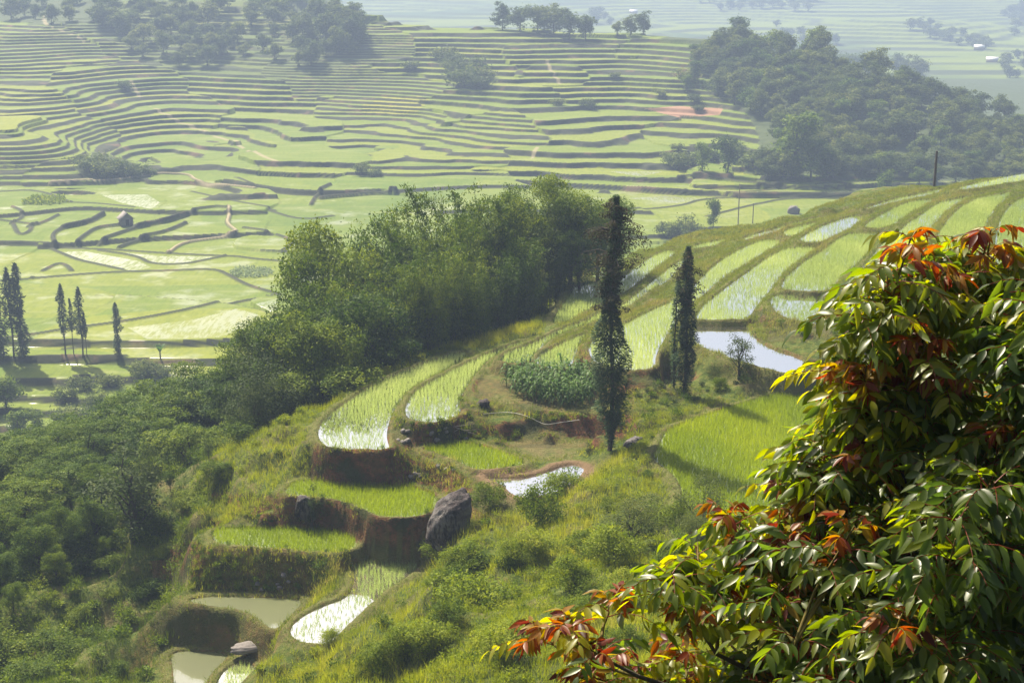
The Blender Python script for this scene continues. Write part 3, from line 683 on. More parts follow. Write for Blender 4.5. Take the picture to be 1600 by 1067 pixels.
make_kind('broad', 9, 3.6, 3.0, 16, 360, 66, .17, 'leaf', lobe=.34, spread=.36, shell=.84, variants=3)
make_kind('layered', 9, 4.2, 4.2, 24, 400, 62, .17, 'leaf', lobe=.24, lz=.45, flat=.35, spread=.36, shell=.8, variants=3, up=1.5)
make_kind('olive', 8, 3.0, 2.6, 10, 260, 36, .16, 'leaf_olive', lobe=.42, spread=.42, variants=2)
make_kind('sparse', 8, 2.4, 2.2, 8, 120, 22, .22, 'leaf_olive', lobe=.4, spread=.35, variants=2)
make_kind('bush', 2.6, 1.7, .5, 9, 160, 40, .15, 'herb', r0=.07, variants=2, spread=.28)
make_kind('darkbush', 2.4, 1.6, .5, 9, 150, 40, .15, 'weed2', r0=.07, variants=2, spread=.28)
make_kind('far', 10, 4.2, 3.0, 10, 150, 24, .62, 'leaf_far', variants=5, spread=.6, lobe=.4, shell=.8)
make_kind('farbush', 4, 3.2, .8, 6, 90, 14, .6, 'leaf_far', variants=3, spread=.6)
make_kind('farlight', 9, 3.0, 2.6, 7, 150, 16, .55, 'leaf', variants=3, spread=.6)

# tall narrow trees: a foliage sleeve round a straight trunk
def column(H, prof, mat, seed_h, n, ls, twigs=0, bend=.12, r0=.16, top=None):
    t = rng.random(n)**.95; z = H*(.02+.97*t); R = np.interp(t, [p[0] for p in prof], [p[1] for p in prof])
    dens = np.interp(t, [p[0] for p in prof], [p[2] for p in prof]); lump = .75+.5*vn(z*1.3, z*0, seed_h)
    a = rng.random(n)*2*math.pi; keep = rng.random(n) < dens; z, R, a, lump, t = z[keep], R[keep], a[keep], lump[keep], t[keep]
    lump = lump*(.3+1.25*vn(a*1.2+5, z*1.2, seed_h+2))
    rr = R*lump*(.35+.65*rng.random(len(z))**.5)
    sway = bend*np.sin(z*.5)
    P = np.stack([np.cos(a)*rr+sway, np.sin(a)*rr, z-rr*.15], 1)
    d = unit(np.stack([np.cos(a), np.sin(a), -.3+.4*rng.normal(size=len(a))], 1)); no = np.stack([np.cos(a)*.5, np.sin(a)*.5, a*0+.7], 1)
    mb = MB(); mb.add(*leaf_quads(P, ls*(.6+.9*rng.random(len(z))), ls*.38, up=.8, dirs=d, nout=no, tint=np.clip(.6*vn(z*2.2, a*1.5, seed_h+7)+.4*rng.random(len(z)), 0, 1)))
    tk = MB(); zz = np.linspace(-.5, H*.98, 12); tube(tk, np.c_[bend*np.sin(zz*.5), zz*0, zz], np.linspace(r0, .03, 12), 8, wob=.15)
    bo = MB()
    for i in range(twigs):
        z0 = H*(.55+.42*rng.random()); an = rng.random()*2*math.pi; L = (.5+1.0*rng.random())*(1.0 if z0/H < .9 else .55)*(1.35 if z0/H > .7 else .8)*H/16
        s = np.array([bend*math.sin(z0*.5), 0, z0]); dd = np.array([math.cos(an), math.sin(an), .25])
        pts = [s, s+dd*L*.5, s+dd*L+[0, 0, -.25*L]]; tube(tk, pts, [.035, .025, .012], 4)
        m = 46; u = rng.random(m)**.7; base = s+np.outer(u*L, dd)+np.c_[np.zeros((m, 2)), -.25*L*u*u]
        hang = rng.random(m)*.55*L*.5
        bo.add(*leaf_quads(base+np.c_[rng.normal(size=(m, 2))*.14, -hang], ls*1.1, ls*.4, up=.2, droop=1.2))
    return mb.mesh('foliage_column', M[mat]), tk.mesh('trunk_column', M['bark'], True), H, (bo.mesh('upper_boughs', M['rust']) if twigs else None)
TREES['tall1'] = [column(16.6, [(0, .30, .05), (.06, .45, .25), (.1, .85, .8), (.2, 1.05, 1), (.35, 1.0, 1), (.5, .78, .9), (.6, .55, .7), (.68, .42, .5), (.74, .6, .4), (.86, .5, .35), (.93, .4, .35), (1, .2, .4)], 'needle', 3, 30000, .20, 110)]
TREES['tall2'] = [column(12.5, [(0, .3, .1), (.1, .6, .5), (.25, .9, .9), (.45, .8, 1), (.6, .7, .9), (.8, .6, .6), (.92, .4, .5), (1, .15, .4)], 'needle', 8, 18000, .20, 34)]
TREES['thin'] = [column(9.5, [(0, .2, .1), (.3, .35, .4), (.6, .4, .5), (.85, .35, .5), (1, .1, .4)], 'needle', 12, 3600, .26, 0, r0=.09)]
TREES['pine'] = [column(14, [(0, .1, 0), (.3, .2, .06), (.34, 1.2, .9), (.5, 1.35, 1), (.62, 1.0, .9), (.68, .7, .6), (.8, .95, .9), (.93, .5, .8), (1, .15, .5)], 'needle', 20, 2600, .6, 0, r0=.2),
                 column(14, [(0, .1, 0), (.4, .2, .06), (.45, .8, .8), (.6, 1.2, 1), (.72, .8, .9), (.8, .6, .6), (.93, .5, .8), (1, .15, .5)], 'needle', 30, 2400, .6, 0, r0=.18),
                 column(14, [(0, .2, .1), (.05, 1.0, .8), (.3, 1.25, 1), (.42, .5, .5), (.5, 1.1, 1), (.66, 1.3, 1), (.8, .9, .9), (.9, .8, .6), (1, .2, .5)], 'needle', 40, 3200, .6, 0, r0=.2)]
# bamboo
def bamboo(H, n, rad, spr=44, per=16, rw=1.0):
    cu, lf = MB(), MB()
    for i in range(n):
        a = rng.random()*2*math.pi; r = rad*rng.random()**.5; b = np.array([math.cos(a)*r, math.sin(a)*r, -.2]); h = H*(.72+.28*rng.random())
        out = np.array([math.cos(a+rng.normal()*.5), math.sin(a+rng.normal()*.5), 0])*h*(.10+.16*rng.random())
        t = np.linspace(0, 1, 9)[:, None]; pts = b+np.c_[np.zeros((9, 2)), t*h*(1-.12*t**2)]+out*t**2.4
        tube(cu, pts, np.linspace(.05, .012, 9), 5)
        s = .12+.88*rng.random(spr)**.85; c = np.stack([np.interp(s, t[:, 0], pts[:, k]) for k in range(3)], 1)
        sd = unit(np.c_[rng.normal(size=(spr, 2)), np.zeros(spr)]); rr = (.25+.85*rng.random(spr))*(1.15-s)**.6*1.05*rw
        c = c+sd*rr[:, None]+np.c_[np.zeros((spr, 2)), .1-rr*.15]
        P = np.repeat(c, per, 0)+rng.normal(size=(spr*per, 3))*[.27*rw**.5, .27*rw**.5, .16]
        tt = np.clip(np.repeat(rng.random(spr), per)*.5+rng.random(spr*per)*.5, 0, 1)
        no = unit(unit(P-np.repeat(c, per, 0))+[0, 0, .5]+unit(P*[1, 1, 0]+1e-6)*.5); lf.add(*leaf_quads(P, .30*(.6+.7*rng.random(len(P))), .085, up=.6, tint=tt, droop=.8, nout=no))
    return lf.mesh('bamboo_leaves', M['bamboo_leaf']), cu.mesh('bamboo_culms', M['culm'], True), H
TREES['bamboo'] = [bamboo(14, 17, 1.1) for _ in range(3)]
TREES['bamboo_thin'] = [bamboo(15, 3, .2, 110, 12, .55)]

PARTN = {'bamboo': ('leaves', 'culms'), 'bamboo_thin': ('leaves', 'culms')}
def tree(kind, name, loc, sc, label, cat, group=None, var=None, rz=None, wide=1.0):
    ms = TREES[kind]; cr, tk, H_, *ex = ms[int(rng.integers(len(ms))) if var is None else var]
    e = link(name, None, None, tuple(float(c) for c in loc), float(rng.random()*6.28) if rz is None else rz, (sc*wide, sc*wide, sc))
    a, b = PARTN.get(kind, ('crown', 'trunk'))
    link(b, tk, e); link(a, cr, e)
    if ex and ex[0]: link('boughs', ex[0], e)
    return tag(e, label, cat, group)
def scale_to(kind, x, ytop, loc):
    """height of the plant from where its top shows"""
    u, r = ray(x, ytop); return max(.2, (-r*loc[1]-loc[2])/TREES[kind][0][2])
def near_tree(kind, name, x, ytop, D, label, cat, group=None, wide=1.0, **k):
    u = ray(x, min(ytop+80, 1000))[0]; X = u*D; loc = (X, D, float(near_z(X, D)[0])-.1); s = scale_to(kind, x, ytop, loc); wide = wide*min(1, (1.15/s)**.85)
    return tree(kind, name, loc, s, label, cat, group, wide=wide, **k)
def far_tree(kind, name, x, ybase, hpx, label, cat, group=None, wide=1.0, **k):
    p = far_hit(x, ybase); s = hpx/F*p[1]*1.0/TREES[kind][0][2]
    return tree(kind, name, (p[0], p[1], float(far_z(p[0], p[1])[0])-.2), s, label, cat, group, wide=wide, **k)

# ---- landmark trees on the terraces
near_tree('tall1', 'tall_conifer', 959, 300, 88.5, 'tallest slim dark tree on the ridge, shaggy with green shoots down its whole trunk', 'tree', rz=0)
near_tree('tall2', 'conifer', 1074, 382, 98, 'second tall slim dark tree, right of the tallest, beside the bright pond', 'tree', rz=.5)
near_tree('thin', 'slender_conifer', 1056, 430, 98.5, 'thin sparse stem close against the left of the second tall dark tree', 'tree', rz=2)
near_tree('sparse', 'bare_shrub', 1155, 507, 99.5, 'small twiggy grey shrub in front of the bright pond', 'shrub', wide=1.0, var=0)
near_tree('darkbush', 'small_bush', 1122, 588, 98.5, 'small rounded dark green bush under the bank of the bright pond', 'bush', wide=.6)
near_tree('sparse', 'sapling', 489, 753, 85.6, 'little green sapling on the edge of the second lowest green rice terrace', 'sapling', wide=.6)
near_tree('olive', 'leafy_tree', 985, 775, 66.5, 'bushy broad-leaved green tree at the lower left edge of the big green rice field', 'tree', wide=1.55, var=0)
near_tree('bush', 'rounded_bush', 960, 820, 64, 'low bright bush on the left of the bushy tree on the slope', 'bush')
near_tree('bush', 'yellow_bush', 735, 890, 65, 'yellow-green arching bush in the middle of the weedy slope', 'bush', wide=1.0)
near_tree('darkbush', 'shaded_bush', 1010, 735, 81, 'dark green bush beside the curving bund of the big green rice field', 'bush')
near_tree('bush', 'pond_sapling', 848, 756, 77.5, 'pale feathery young tree standing out against the lower bright pond', 'sapling', wide=.7)
near_tree('darkbush', 'bank_bush', 765, 755, 82, 'dark bush between the boulder and the lower bright pond', 'bush', wide=.8)
near_tree('olive', 'scrub', 1100, 750, 66, 'greyish scrub on the rim of the big green rice field, by the red-leaved tree', 'bush', wide=.9, var=1)
near_tree('olive', 'scrub', 1085, 800, 62, 'lower greyish scrub in the shade left of the red-leaved tree', 'bush', wide=1.0, var=1)
near_tree('darkbush', 'lower_bush', 960, 905, 60, 'dark leafy bush just above the red young leaves', 'bush', wide=1.3)

# ---- the grove behind the terraces
g_b = 'trees of the dark grove'
for x, yt, D, k, w in [(545,322,124,'broad',1.25),(602,318,130,'broad',1.1),(508,375,117,'broad',1.1),(445,482,112,'broad',1.0),(400,500,113,'broad',.9),(470,440,113,'broad',1.0),
                       (892,262,134,'broad',1.0),(935,300,137,'broad',1.0),(905,350,131,'broad',1.0),(560,430,112,'broad',1.1),(620,440,116,'broad',1.1),(505,480,108,'broad',1.0),
                       (950,340,139,'olive',1.1),(690,430,119,'broad',1.0),(760,440,123,'broad',.9)]:
    near_tree(k, 'broadleaf_tree', x, yt, D, 'broad-leaved tree of the dark grove between the valley and the terraces', 'tree', g_b, wide=w)
for x, yt, D in [(640,310,124),(662,285,129),(705,262,127),(748,250,130),(795,262,132),(838,258,133),(870,285,134),(655,345,118),(720,345,119),(775,335,124),(825,330,128),(868,350,131),(605,400,114),(680,390,115),(745,400,118),(800,400,124),(580,360,119),(845,400,130)]:
    near_tree('bamboo', 'bamboo_clump', x, yt, D, 'feathery bamboo clump in the dark grove behind the terraces', 'bamboo', 'bamboo clumps of the grove', wide=1.05)
near_tree('bamboo_thin', 'bamboo_culm', 691, 203, 128, 'tallest thin bamboo spire rising out of the grove', 'bamboo', wide=1)
near_tree('bamboo_thin', 'bamboo_culm', 748, 238, 129, 'short bamboo spire between the tallest spire and the broad one', 'bamboo', wide=.8)
near_tree('bamboo_thin', 'bamboo_culm', 648, 255, 126, 'thin bamboo spire at the left of the tallest spire', 'bamboo', wide=.9)
near_tree('bamboo_thin', 'bamboo_culm', 790, 226, 131, 'broad feathery bamboo spire right of the middle of the grove', 'bamboo', wide=1.5)
near_tree('broad', 'edge_bush', 510, 552, 105, 'bright green bush at the left foot of the dark grove', 'bush', wide=1.3)
near_tree('broad', 'edge_tree', 505, 470, 108, 'yellow-green tree at the lower left edge of the dark grove', 'tree', wide=1.0)

# ---- woodland on the lower left
lab = 'feathery green tree in the woodland of the lower left slope'
for x, yt, D, k, w in [(330,572,118,'layered',1.1),(270,592,116,'layered',1.1),(200,622,116,'layered',1.2),(140,645,112,'layered',1.1),(70,668,108,'layered',1.2),(10,690,106,'layered',1.2),(-60,680,106,'layered',1.2),
                       (370,560,110,'layered',.9),(240,650,106,'layered',1.1),(110,700,100,'layered',1.1),(40,735,96,'layered',1.1),(160,720,97,'layered',.9),(300,640,104,'layered',1.0),(0,780,92,'layered',.9),(-50,760,94,'layered',1.1),
                       (440,545,116,'layered',.8),(400,535,124,'layered',.9),(350,552,126,'layered',1.0),(300,572,128,'layered',1.0),(245,590,126,'layered',1.0),(190,610,126,'layered',1.0),(130,632,124,'layered',1.0),(60,655,122,'layered',1.0),(0,668,120,'layered',1.1),(-50,670,118,'layered',1.1),(30,690,114,'broad',1.0),(60,800,90,'broad',.9),(110,780,92,'broad',.9),(0,850,87,'broad',1.0),(150,770,93,'broad',.9),(200,745,95,'broad',.8),(90,850,88,'broad',.8),(-40,890,84,'broad',1.0),(25,905,84,'broad',.8),(-30,960,80,'broad',.9),(170,830,91,'broad',.7),(220,800,92,'layered',.7),(270,740,95,'layered',.7)]:
    near_tree(k, 'woodland_tree', x, yt, D, lab, 'tree', 'woodland trees of the lower left', wide=w)
lab = 'greyish open-crowned tree among the green woodland at lower left'
for x, yt, D, w in [(425,545,103,1.1),(400,590,100,.9),(330,700,96,.8),(225,700,93,.7),(460,605,103,.7)]:
    near_tree('olive', 'grey_tree', x, yt, D, lab, 'tree', 'greyish trees of the lower left', wide=w)
near_tree('sparse', 'leaning_tree', 205, 690, 91, 'dark-stemmed leaning tree in front of the lower left woodland', 'tree', wide=1.3)
near_tree('darkbush', 'dark_shrub', 345, 718, 93.5, 'dark rounded shrub on the bright grassy slope left of the terraces', 'shrub', wide=1.2)
for x, yt, D in [(30,880,88),(110,900,88),(60,960,84),(190,860,90),(230,790,92),(300,760,93),(0,930,86),(150,830,92),(260,850,89),(20,1010,80),(390,655,98),(450,650,97),(130,940,85),(180,920,86),(90,990,80),(150,985,82),(50,1030,77),(210,960,84),(240,900,87),(120,1040,77),(180,1030,78),(-10,980,80)]:
    near_tree('darkbush', 'undergrowth_bush', x, yt, D, 'dark bush in the shaded undergrowth at the lower left', 'bush', 'undergrowth bushes of the lower left', wide=1.3)

# ---- small trees on the ridge line and in the valley
far_tree('farlight', 'slender_tree', 1114, 366, 60, 'slender tree with two separate leaf tufts just beyond the ridge', 'tree', wide=.55)
for x, y, h in [(1070,375,34),(1045,372,22)]:
    far_tree('farbush', 'valley_bush', x, y, h, 'blue-green bush beyond the ridge, left of the slender tufted tree', 'bush', 'bushes beyond the ridge')
far_tree('farlight', 'small_valley_tree', 1385, 306, 50, 'small isolated tree in front of the forest, beyond the ridge', 'tree', wide=.9)
far_tree('farlight', 'tall_field_tree', 1242, 275, 108, 'tall tree standing clear at the left foot of the forest', 'tree', wide=.95)
far_tree('farlight', 'round_field_tree', 1266, 280, 70, 'dense rounded tree right of the tall tree at the forest foot', 'tree', wide=1.1)
for x, y, h in [(1097,268,50),(1137,270,62),(1215,270,45)]:
    far_tree('farlight', 'field_tree', x, y, h, 'dark tree at the foot of the terraced hill left of the forest', 'tree', 'trees left of the forest foot', wide=.9)
P_L = [(2, 563, 158, 2), (22, 561, 150, 0), (36, 560, 158, 2), (103, 560, 120, 0), (116, 560, 96, 1), (130, 560, 118, 0), (136, 559, 75, 1), (186, 559, 92, 2)]
LB = ['tall slim conifer at the very left edge of the picture', 'slim conifer with a bare lower stem at the left edge', 'dense slim conifer right of the two at the left edge', 'leftmost of the slim conifers on the dyke', 'thinner bare-stemmed conifer between two taller ones on the dyke',
      'tall bare-stemmed conifer in the middle of the dyke', 'small thin conifer behind the tall bare-stemmed one', 'short leafy conifer standing alone at the right end of the dyke']
for (x, y, h, v), l in zip(P_L, LB):
    far_tree('pine', 'slim_conifer', x, y, h, l, 'tree', 'slim conifers on the dyke', var=v, wide=.85 if v != 1 else .7)
for x, y, h in [(222,590,26),(240,585,22),(262,588,20),(170,605,26),(130,610,24),(100,625,20),(10,640,70),(30,690,60),(-20,640,70),(60,680,40),(110,660,30),(95,690,36),(150,640,26),(5,567,12),(35,567,12)]:
    far_tree('farbush' if h < 40 else 'farlight', 'dyke_bush', x, y, h, 'bush in the shaded hollow below the dyke with the conifers', 'bush', 'bushes below the dyke', wide=1.1)

# ---- forest on the right hill, and tree groups of the far hill
def px_in(poly, n, minpx):
    pts = []; xs = [p[0] for p in poly]; ys_ = [p[1] for p in poly]; tries = 0
    while len(pts) < n and tries < n*60:
        tries += 1; x = random.uniform(min(xs), max(xs)); y = random.uniform(min(ys_), max(ys_))
        if inside(np.array([x]), np.array([y]), poly)[0] and all((x-a)**2+((y-b)*1.6)**2 > minpx**2 for a, b in pts): pts.append((x, y))
    return pts
for x, y in px_in([(1120,75),(1160,68),(1300,88),(1420,125),(1480,165),(1560,190),(1640,205),(1640,292),(1500,292),(1290,284),(1190,285),(1215,245),(1205,200),(1150,170),(1110,130),(1075,110)], 210, 13):
    far_tree('far' if random.random() < .8 else 'farlight', 'forest_tree', x, y, random.uniform(30, 50), 'dense tree of the forest covering the right hill', 'tree', 'forest trees of the right hill', wide=random.uniform(.9, 1.25))
for x, y in px_in([(1060,95),(1120,85),(1130,120),(1060,150)], 7, 12):
    far_tree('farlight', 'forest_edge_tree', x, y+6, random.uniform(28, 38), 'tree at the left edge of the forest on the terraces', 'tree', 'forest edge trees')
# wooded dark flank at the upper left
for x, y in px_in([(-20,12),(200,0),(560,5),(560,100),(470,105),(400,92),(300,108),(215,100),(150,45),(60,38),(-20,42)], 85, 16):
    far_tree('far', 'hillside_tree', x, y, random.uniform(22, 42), 'hazy tree on the shaded upper left hillside', 'tree', 'trees of the shaded upper left hillside', wide=random.uniform(.9, 1.3))
for x, y, h in [(480,60,45),(510,70,62),(540,60,55),(530,85,50),(500,40,50),(330,85,42),(310,80,34),(345,88,36),(555,75,60)]:
    far_tree('far', 'clump_tree', x, y, h*.9, 'tree of the dense clump near the top centre left', 'tree', 'dense clump near the top')
for x, y, h in [(640,22,26),(665,26,34),(690,28,36),(715,28,34),(735,34,34),(760,38,42),(785,42,44),(813,45,46),(840,48,50),(865,52,50),(890,56,52),(915,58,44),(640,18,22),(740,28,34),(800,36,40),(850,44,44)]:
    far_tree('far', 'crest_tree', x, y+5, h*.95, 'tree of the row on the crest behind the terraces', 'tree', 'crest trees at the top centre')
for x, y, h in [(965,52,22),(985,52,32),(1005,52,34),(1028,50,30),(1050,50,28),(1075,48,30),(1092,48,32),(1115,55,32),(1140,60,34),(1166,50,34)]:
    far_tree('far', 'crest_bush', x, y+4, h, 'tree of the low clump on the crest right of centre', 'tree', 'crest trees right of centre')
# shrubs in the terraces
for x, y, h in [(140,270,24),(160,275,26),(185,275,22),(205,275,20),(225,275,16),(150,262,20),(175,266,18),(195,140,14),(690,95,20),(710,100,18),(735,118,24),(750,125,20),(640,110,14),(725,135,26),(745,140,22),(700,110,14),(870,165,12),(920,168,12),(565,270,14),(585,276,12),
                (1045,250,14),(1060,262,20),(1080,255,16),(1110,252,20),(1150,250,24),(1180,262,26),(1090,175,10),(1060,235,10),(960,125,10),(1050,30,14),(1030,150,10),(1075,130,18),(1085,160,14),(1120,150,20)]:
    far_tree('farbush', 'terrace_shrub', x, y, h*1.1, 'shrub growing on a bank of the far terraces', 'shrub', 'shrubs of the far terraces', wide=1.2)
# far, far trees on the distant side
def dist_hit(x, y):
    u, r = ray(x, y); z = bil(DIST[0], DIST[1], DIST[2], np.full(len(DIST[1]), u), DIST[1]); b = np.nonzero(z+r*DIST[1] > 0)[0]
    if not len(b): return None
    return np.array([u*DIST[1][b[0]], DIST[1][b[0]], z[b[0]]])
for pl, n in [([(1395,35),(1480,48),(1560,72),(1530,80),(1420,52)], 22), ([(1560,90),(1610,90),(1610,125),(1570,125)], 12), ([(1090,2),(1290,2),(1260,22),(1120,18)], 26), ([(1560,18),(1610,14),(1610,60),(1580,60)], 12), ([(1180,35),(1320,60),(1300,75),(1200,60)], 10), ([(930,20),(960,30),(950,45),(925,40)], 5)]:
    for x, y in px_in(pl, n, 7):
        p = dist_hit(x, y)
        if p is None: continue
        s = random.uniform(12, 20)/F*p[1]/10
        tree('far', 'distant_tree', (p[0], p[1], p[2]-.5), s, 'bluish tree on the distant valley side at the top right', 'tree', 'distant trees at the top right', wide=1.2)

# ------------------------------------------------------------------ undergrowth and grass of the slopes
EXC = [[(765,646),(840,658),(960,650),(968,692),(850,688),(770,675)], [(600,670),(665,680),(650,702),(603,700)], [(520,712),(600,712),(600,745),(520,745)], [(560,815),(650,818),(650,852),(575,850)]]
def sample_zone(polys, dens, x0=-62, x1=62, y0=40, y1=150, nob=True, steep=0):
    n = int((x1-x0)*(y1-y0)*dens); X = rng.uniform(x0, x1, n); Y = rng.uniform(y0, y1, n); Z = near_z(X, Y); px, py = to_px(X, Y, Z)
    k = np.zeros(n, bool)
    for p in polys: k |= inside(px, py, p)
    mk = bil(un, yn, np.maximum(mask, bund*(1 if nob else 0)), X/(Y+16), Y); k &= mk < .35
    for p in EXC: k &= ~inside(px, py, p)
    if steep: k &= bil(un, yn, SN, X/(Y+16), Y) > steep
    return np.stack([X[k], Y[k], Z[k]], 1)
Z_SLOPE = [(655,860),(742,800),(800,800),(850,785),(915,745),(960,712),(1010,655),(1060,640),(1245,596),(1255,604),(1040,672),(1015,715),(1068,770),(1045,850),(1800,800),(1800,1300),(380,1300),(405,1040),(470,1012),(530,1000),(640,905)]
Z_LEFT2 = [(330,690),(400,640),(480,615),(505,650),(480,700),(400,770),(330,815),(290,790)]
Z_LEFT = [(330,815),(355,780),(410,700),(470,640),(500,655),(495,700),(478,745),(440,765),(400,800),(345,822)]
Z_SIDE = [(470,640),(560,580),(720,525),(850,490),(850,520),(730,552),(560,600),(500,660)]
Z_DARK = [(-200,830),(260,845),(330,870),(290,935),(265,1010),(270,1300),(-200,1300)]
Z_MID = [(100,780),(330,690),(360,760),(330,850),(240,860),(100,850)]
Z_BACK = [(-250,590),(200,600),(450,560),(500,640),(330,700),(-250,760)]
Z_BANK = [(318,855),(550,872),(535,935),(480,930),(320,925)]
Z_PB = [(1090,545),(1230,590),(1000,655),(985,600),(1060,590)]
Z_RB = [(1180,510),(1300,500),(1420,560),(1330,560),(1230,550)]
Z_TX = [(735,580),(830,575),(940,590),(900,610),(760,615)]
Z_LOW = [(400,935),(480,930),(560,880),(556,930),(470,968),(450,1000),(400,1040),(395,985)]
def clump(n, R, h, ls, lw=.4):
    d = rng.normal(size=(n, 3)); d = unit(d); r = rng.random(n)**.5; P = d*[R, R, h*.5]*r[:, None]+[0, 0, h*.45]
    d2 = unit(P-[0, 0, h*.2]+rng.normal(size=(n, 3))*.3)
    return leaf_quads(P, ls*(.6+.8*rng.random(n)), ls*lw, up=.8, dirs=d2)
CL = [clump(150, .55, .8, .17), clump(220, .7, 1.1, .16, .3), clump(130, .5, .6, .22, .5), clump(180, .6, 1.3, .2, .22)]
def stamp_all(polys, dens, smin, smax, mat, name, label, cat='undergrowth', kinds=(0, 1, 2, 3), steep=0):
    P = sample_zone(polys, dens, y0=42, y1=130 if steep else 170, nob=not steep, steep=steep); mb = MB()
    pt = fbm(P[:, 0]/5, P[:, 1]/5, 81, 2)
    for i, p in enumerate(P):
        if rng.random() > .62+pt[i]: continue
        v, f, t = CL[kinds[int(rng.integers(len(kinds)))]]; a = rng.random()*6.28; s = rng.uniform(smin, smax)
        c, sn = math.cos(a), math.sin(a); w = np.stack([v[:, 0]*c-v[:, 1]*sn, v[:, 0]*sn+v[:, 1]*c, v[:, 2]], 1)*s+p
        mb.add(w, f, np.clip(t*.5+pt[i]*.5+rng.random()*.35, 0, 1))
    tag(link(name, mb.mesh(name, M[mat])), label, cat, kind='stuff')
stamp_all([Z_SLOPE, Z_LEFT, Z_LEFT2, Z_SIDE, Z_LOW], 1.15, .28, .8, 'herb', 'slope_weeds', 'leafy yellow-green weeds covering the slope in front of the terraces')
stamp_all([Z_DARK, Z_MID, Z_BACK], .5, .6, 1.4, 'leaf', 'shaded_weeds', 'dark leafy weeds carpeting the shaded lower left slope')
stamp_all([Z_SLOPE, Z_BANK, Z_PB, Z_RB, Z_LOW], .28, .4, 1.0, 'weed2', 'dark_weeds', 'darker leafy weeds scattered over banks and slopes')
stamp_all([Z_TX, Z_PB, [(640,690),(800,680),(980,640),(990,700),(860,720),(700,720)]], 1.3, .3, .6, 'leaf_olive', 'low_crop', 'low leafy crop on the small garden terraces', 'crop')
def grass(polys, dens, hgt, mat, name, label, nb=7, wid=.03, nob=True, y0=40, steep=0):
    P = sample_zone(polys, dens, x1=85 if y0 > 90 else 62, y0=y0, y1=180 if y0 > 90 else 150, nob=nob, steep=steep); dn = fbm(P[:, 0]/4, P[:, 1]/4, 91, 3); P[:, 2] -= .05
    mb = MB(); v, f, t = blades(P, nb, hgt*(1+.8*dn), wid, .13, .7, np.clip(.5+dn*.9, 0, 1)); mb.add(v, f, t)
    tag(link(name, mb.mesh(name, M[mat])), label, 'grass', kind='stuff')
grass([Z_SLOPE, Z_LEFT, Z_LEFT2, Z_SIDE, Z_LOW], 13, .52, 'grass', 'tall_grass', 'tall bright grass on the slopes beside the terraces')
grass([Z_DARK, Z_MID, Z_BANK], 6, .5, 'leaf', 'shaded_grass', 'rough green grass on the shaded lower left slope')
# short turf on bunds and banks
n = 230000; X = rng.uniform(-52, 75, n); Y = rng.uniform(58, 176, n); bb = bil(un, yn, bund*(1-mask)*(1-mud), X/(Y+16), Y); k = (bb > .3) & (np.abs(X/Y) < .42)
dn = fbm(X/3, Y/3, 95, 3); k &= rng.random(n) < .75+dn
P = np.stack([X[k], Y[k], near_z(X[k], Y[k])-.03], 1); mb = MB(); mb.add(*blades(P, 6, .2, .035, .12, 1.0, np.clip(.5+dn[k], 0, 1)))
tag(link('bund_turf', mb.mesh('bund_turf', M['bundgrass'])), 'short olive grass on the bunds between the rice terraces', 'grass', kind='stuff')
Z_WALL = [(480,690),(760,700),(830,740),(740,770),(700,860),(560,870),(555,935),(290,940),(300,850),(340,780),(440,770)]
Z_WALL2 = [(600,640),(700,655),(760,620),(1150,600),(1000,700),(760,735),(640,700)]
stamp_all([Z_WALL, Z_WALL2], 5.5, .16, .42, 'leaf', 'bank_weeds', 'small weeds hanging on the earth banks of the terraces', steep=.75)
stamp_all([Z_BANK, Z_RB, [(640,610),(760,590),(930,585),(950,700),(700,700)]], 5, .3, .6, 'leaf', 'overgrown_bank', 'thick dark greenery covering parts of the steep banks', steep=.6)
stamp_all([Z_WALL, Z_WALL2, Z_TX], 1.6, .15, .4, 'herb', 'bank_herbs', 'small bright herbs on the rims of the earth banks')
grass([Z_WALL, Z_WALL2], 20, .28, 'grass', 'hanging_grass', 'grass hanging over the rims of the earth banks', nb=6, wid=.035, nob=False, steep=.55)
grass([[(880,440),(930,400),(1100,355),(1600,255),(1750,240),(1750,400),(1200,530),(1000,600),(860,560)]], 14, .3, 'bundgrass', 'ridge_grass', 'dry olive grass on the banks along the ridge top', nb=6, wid=.045, y0=100, nob=False)
grass([Z_WALL, Z_WALL2], 16, .26, 'bundgrass', 'bank_grass', 'short dry grass on the terrace banks and the ridge top', nb=6, wid=.035)
# shrubs one can pick out on the slope
for i in range(46):
    x, y = random.uniform(470, 1100), random.uniform(760, 1060)
    if not inside(np.array([x]), np.array([y]), Z_SLOPE)[0]: continue
    p = near_hit(x, y)
    if p is not None: tree('bush' if i % 3 else 'darkbush', 'slope_shrub', (p[0], p[1], p[2]-.1), random.uniform(.35, .75), 'small shrub among the weeds of the front slope', 'shrub', 'shrubs of the front slope')

# ------------------------------------------------------------------ corn
def corn_mesh():
    st, lf = MB(), MB(); H_ = 1.7; tube(st, [(0, 0, -.1), (.02, 0, .8), (0, .02, H_)], [.02, .016, .006], 5)
    for i in range(11):
        a = i*math.pi+rng.normal()*.5+(i//2)*.4; z0 = .2+i*.135; L = .65+.2*rng.random(); d = np.array([math.cos(a), math.sin(a), 0]); s = np.array([-d[1], d[0], 0])
        t = np.linspace(0, 1, 5); w = .11*np.array([.5, 1, .9, .6, .02]); c = np.outer(t*L*.8, d)+np.c_[np.zeros((5, 2)), z0+L*(1.1*t-1.5*t**2)]
        v = np.vstack([c-s*w[:, None]/2, c+s*w[:, None]/2]); q = [[k, k+5, k+6, k+1] for k in range(4)]; lf.add(v, q, rng.random())
    return lf.mesh('corn_leaves', M['corn']), st.mesh('corn_stalk', M['twig_green'])
CM = [corn_mesh() for _ in range(3)]
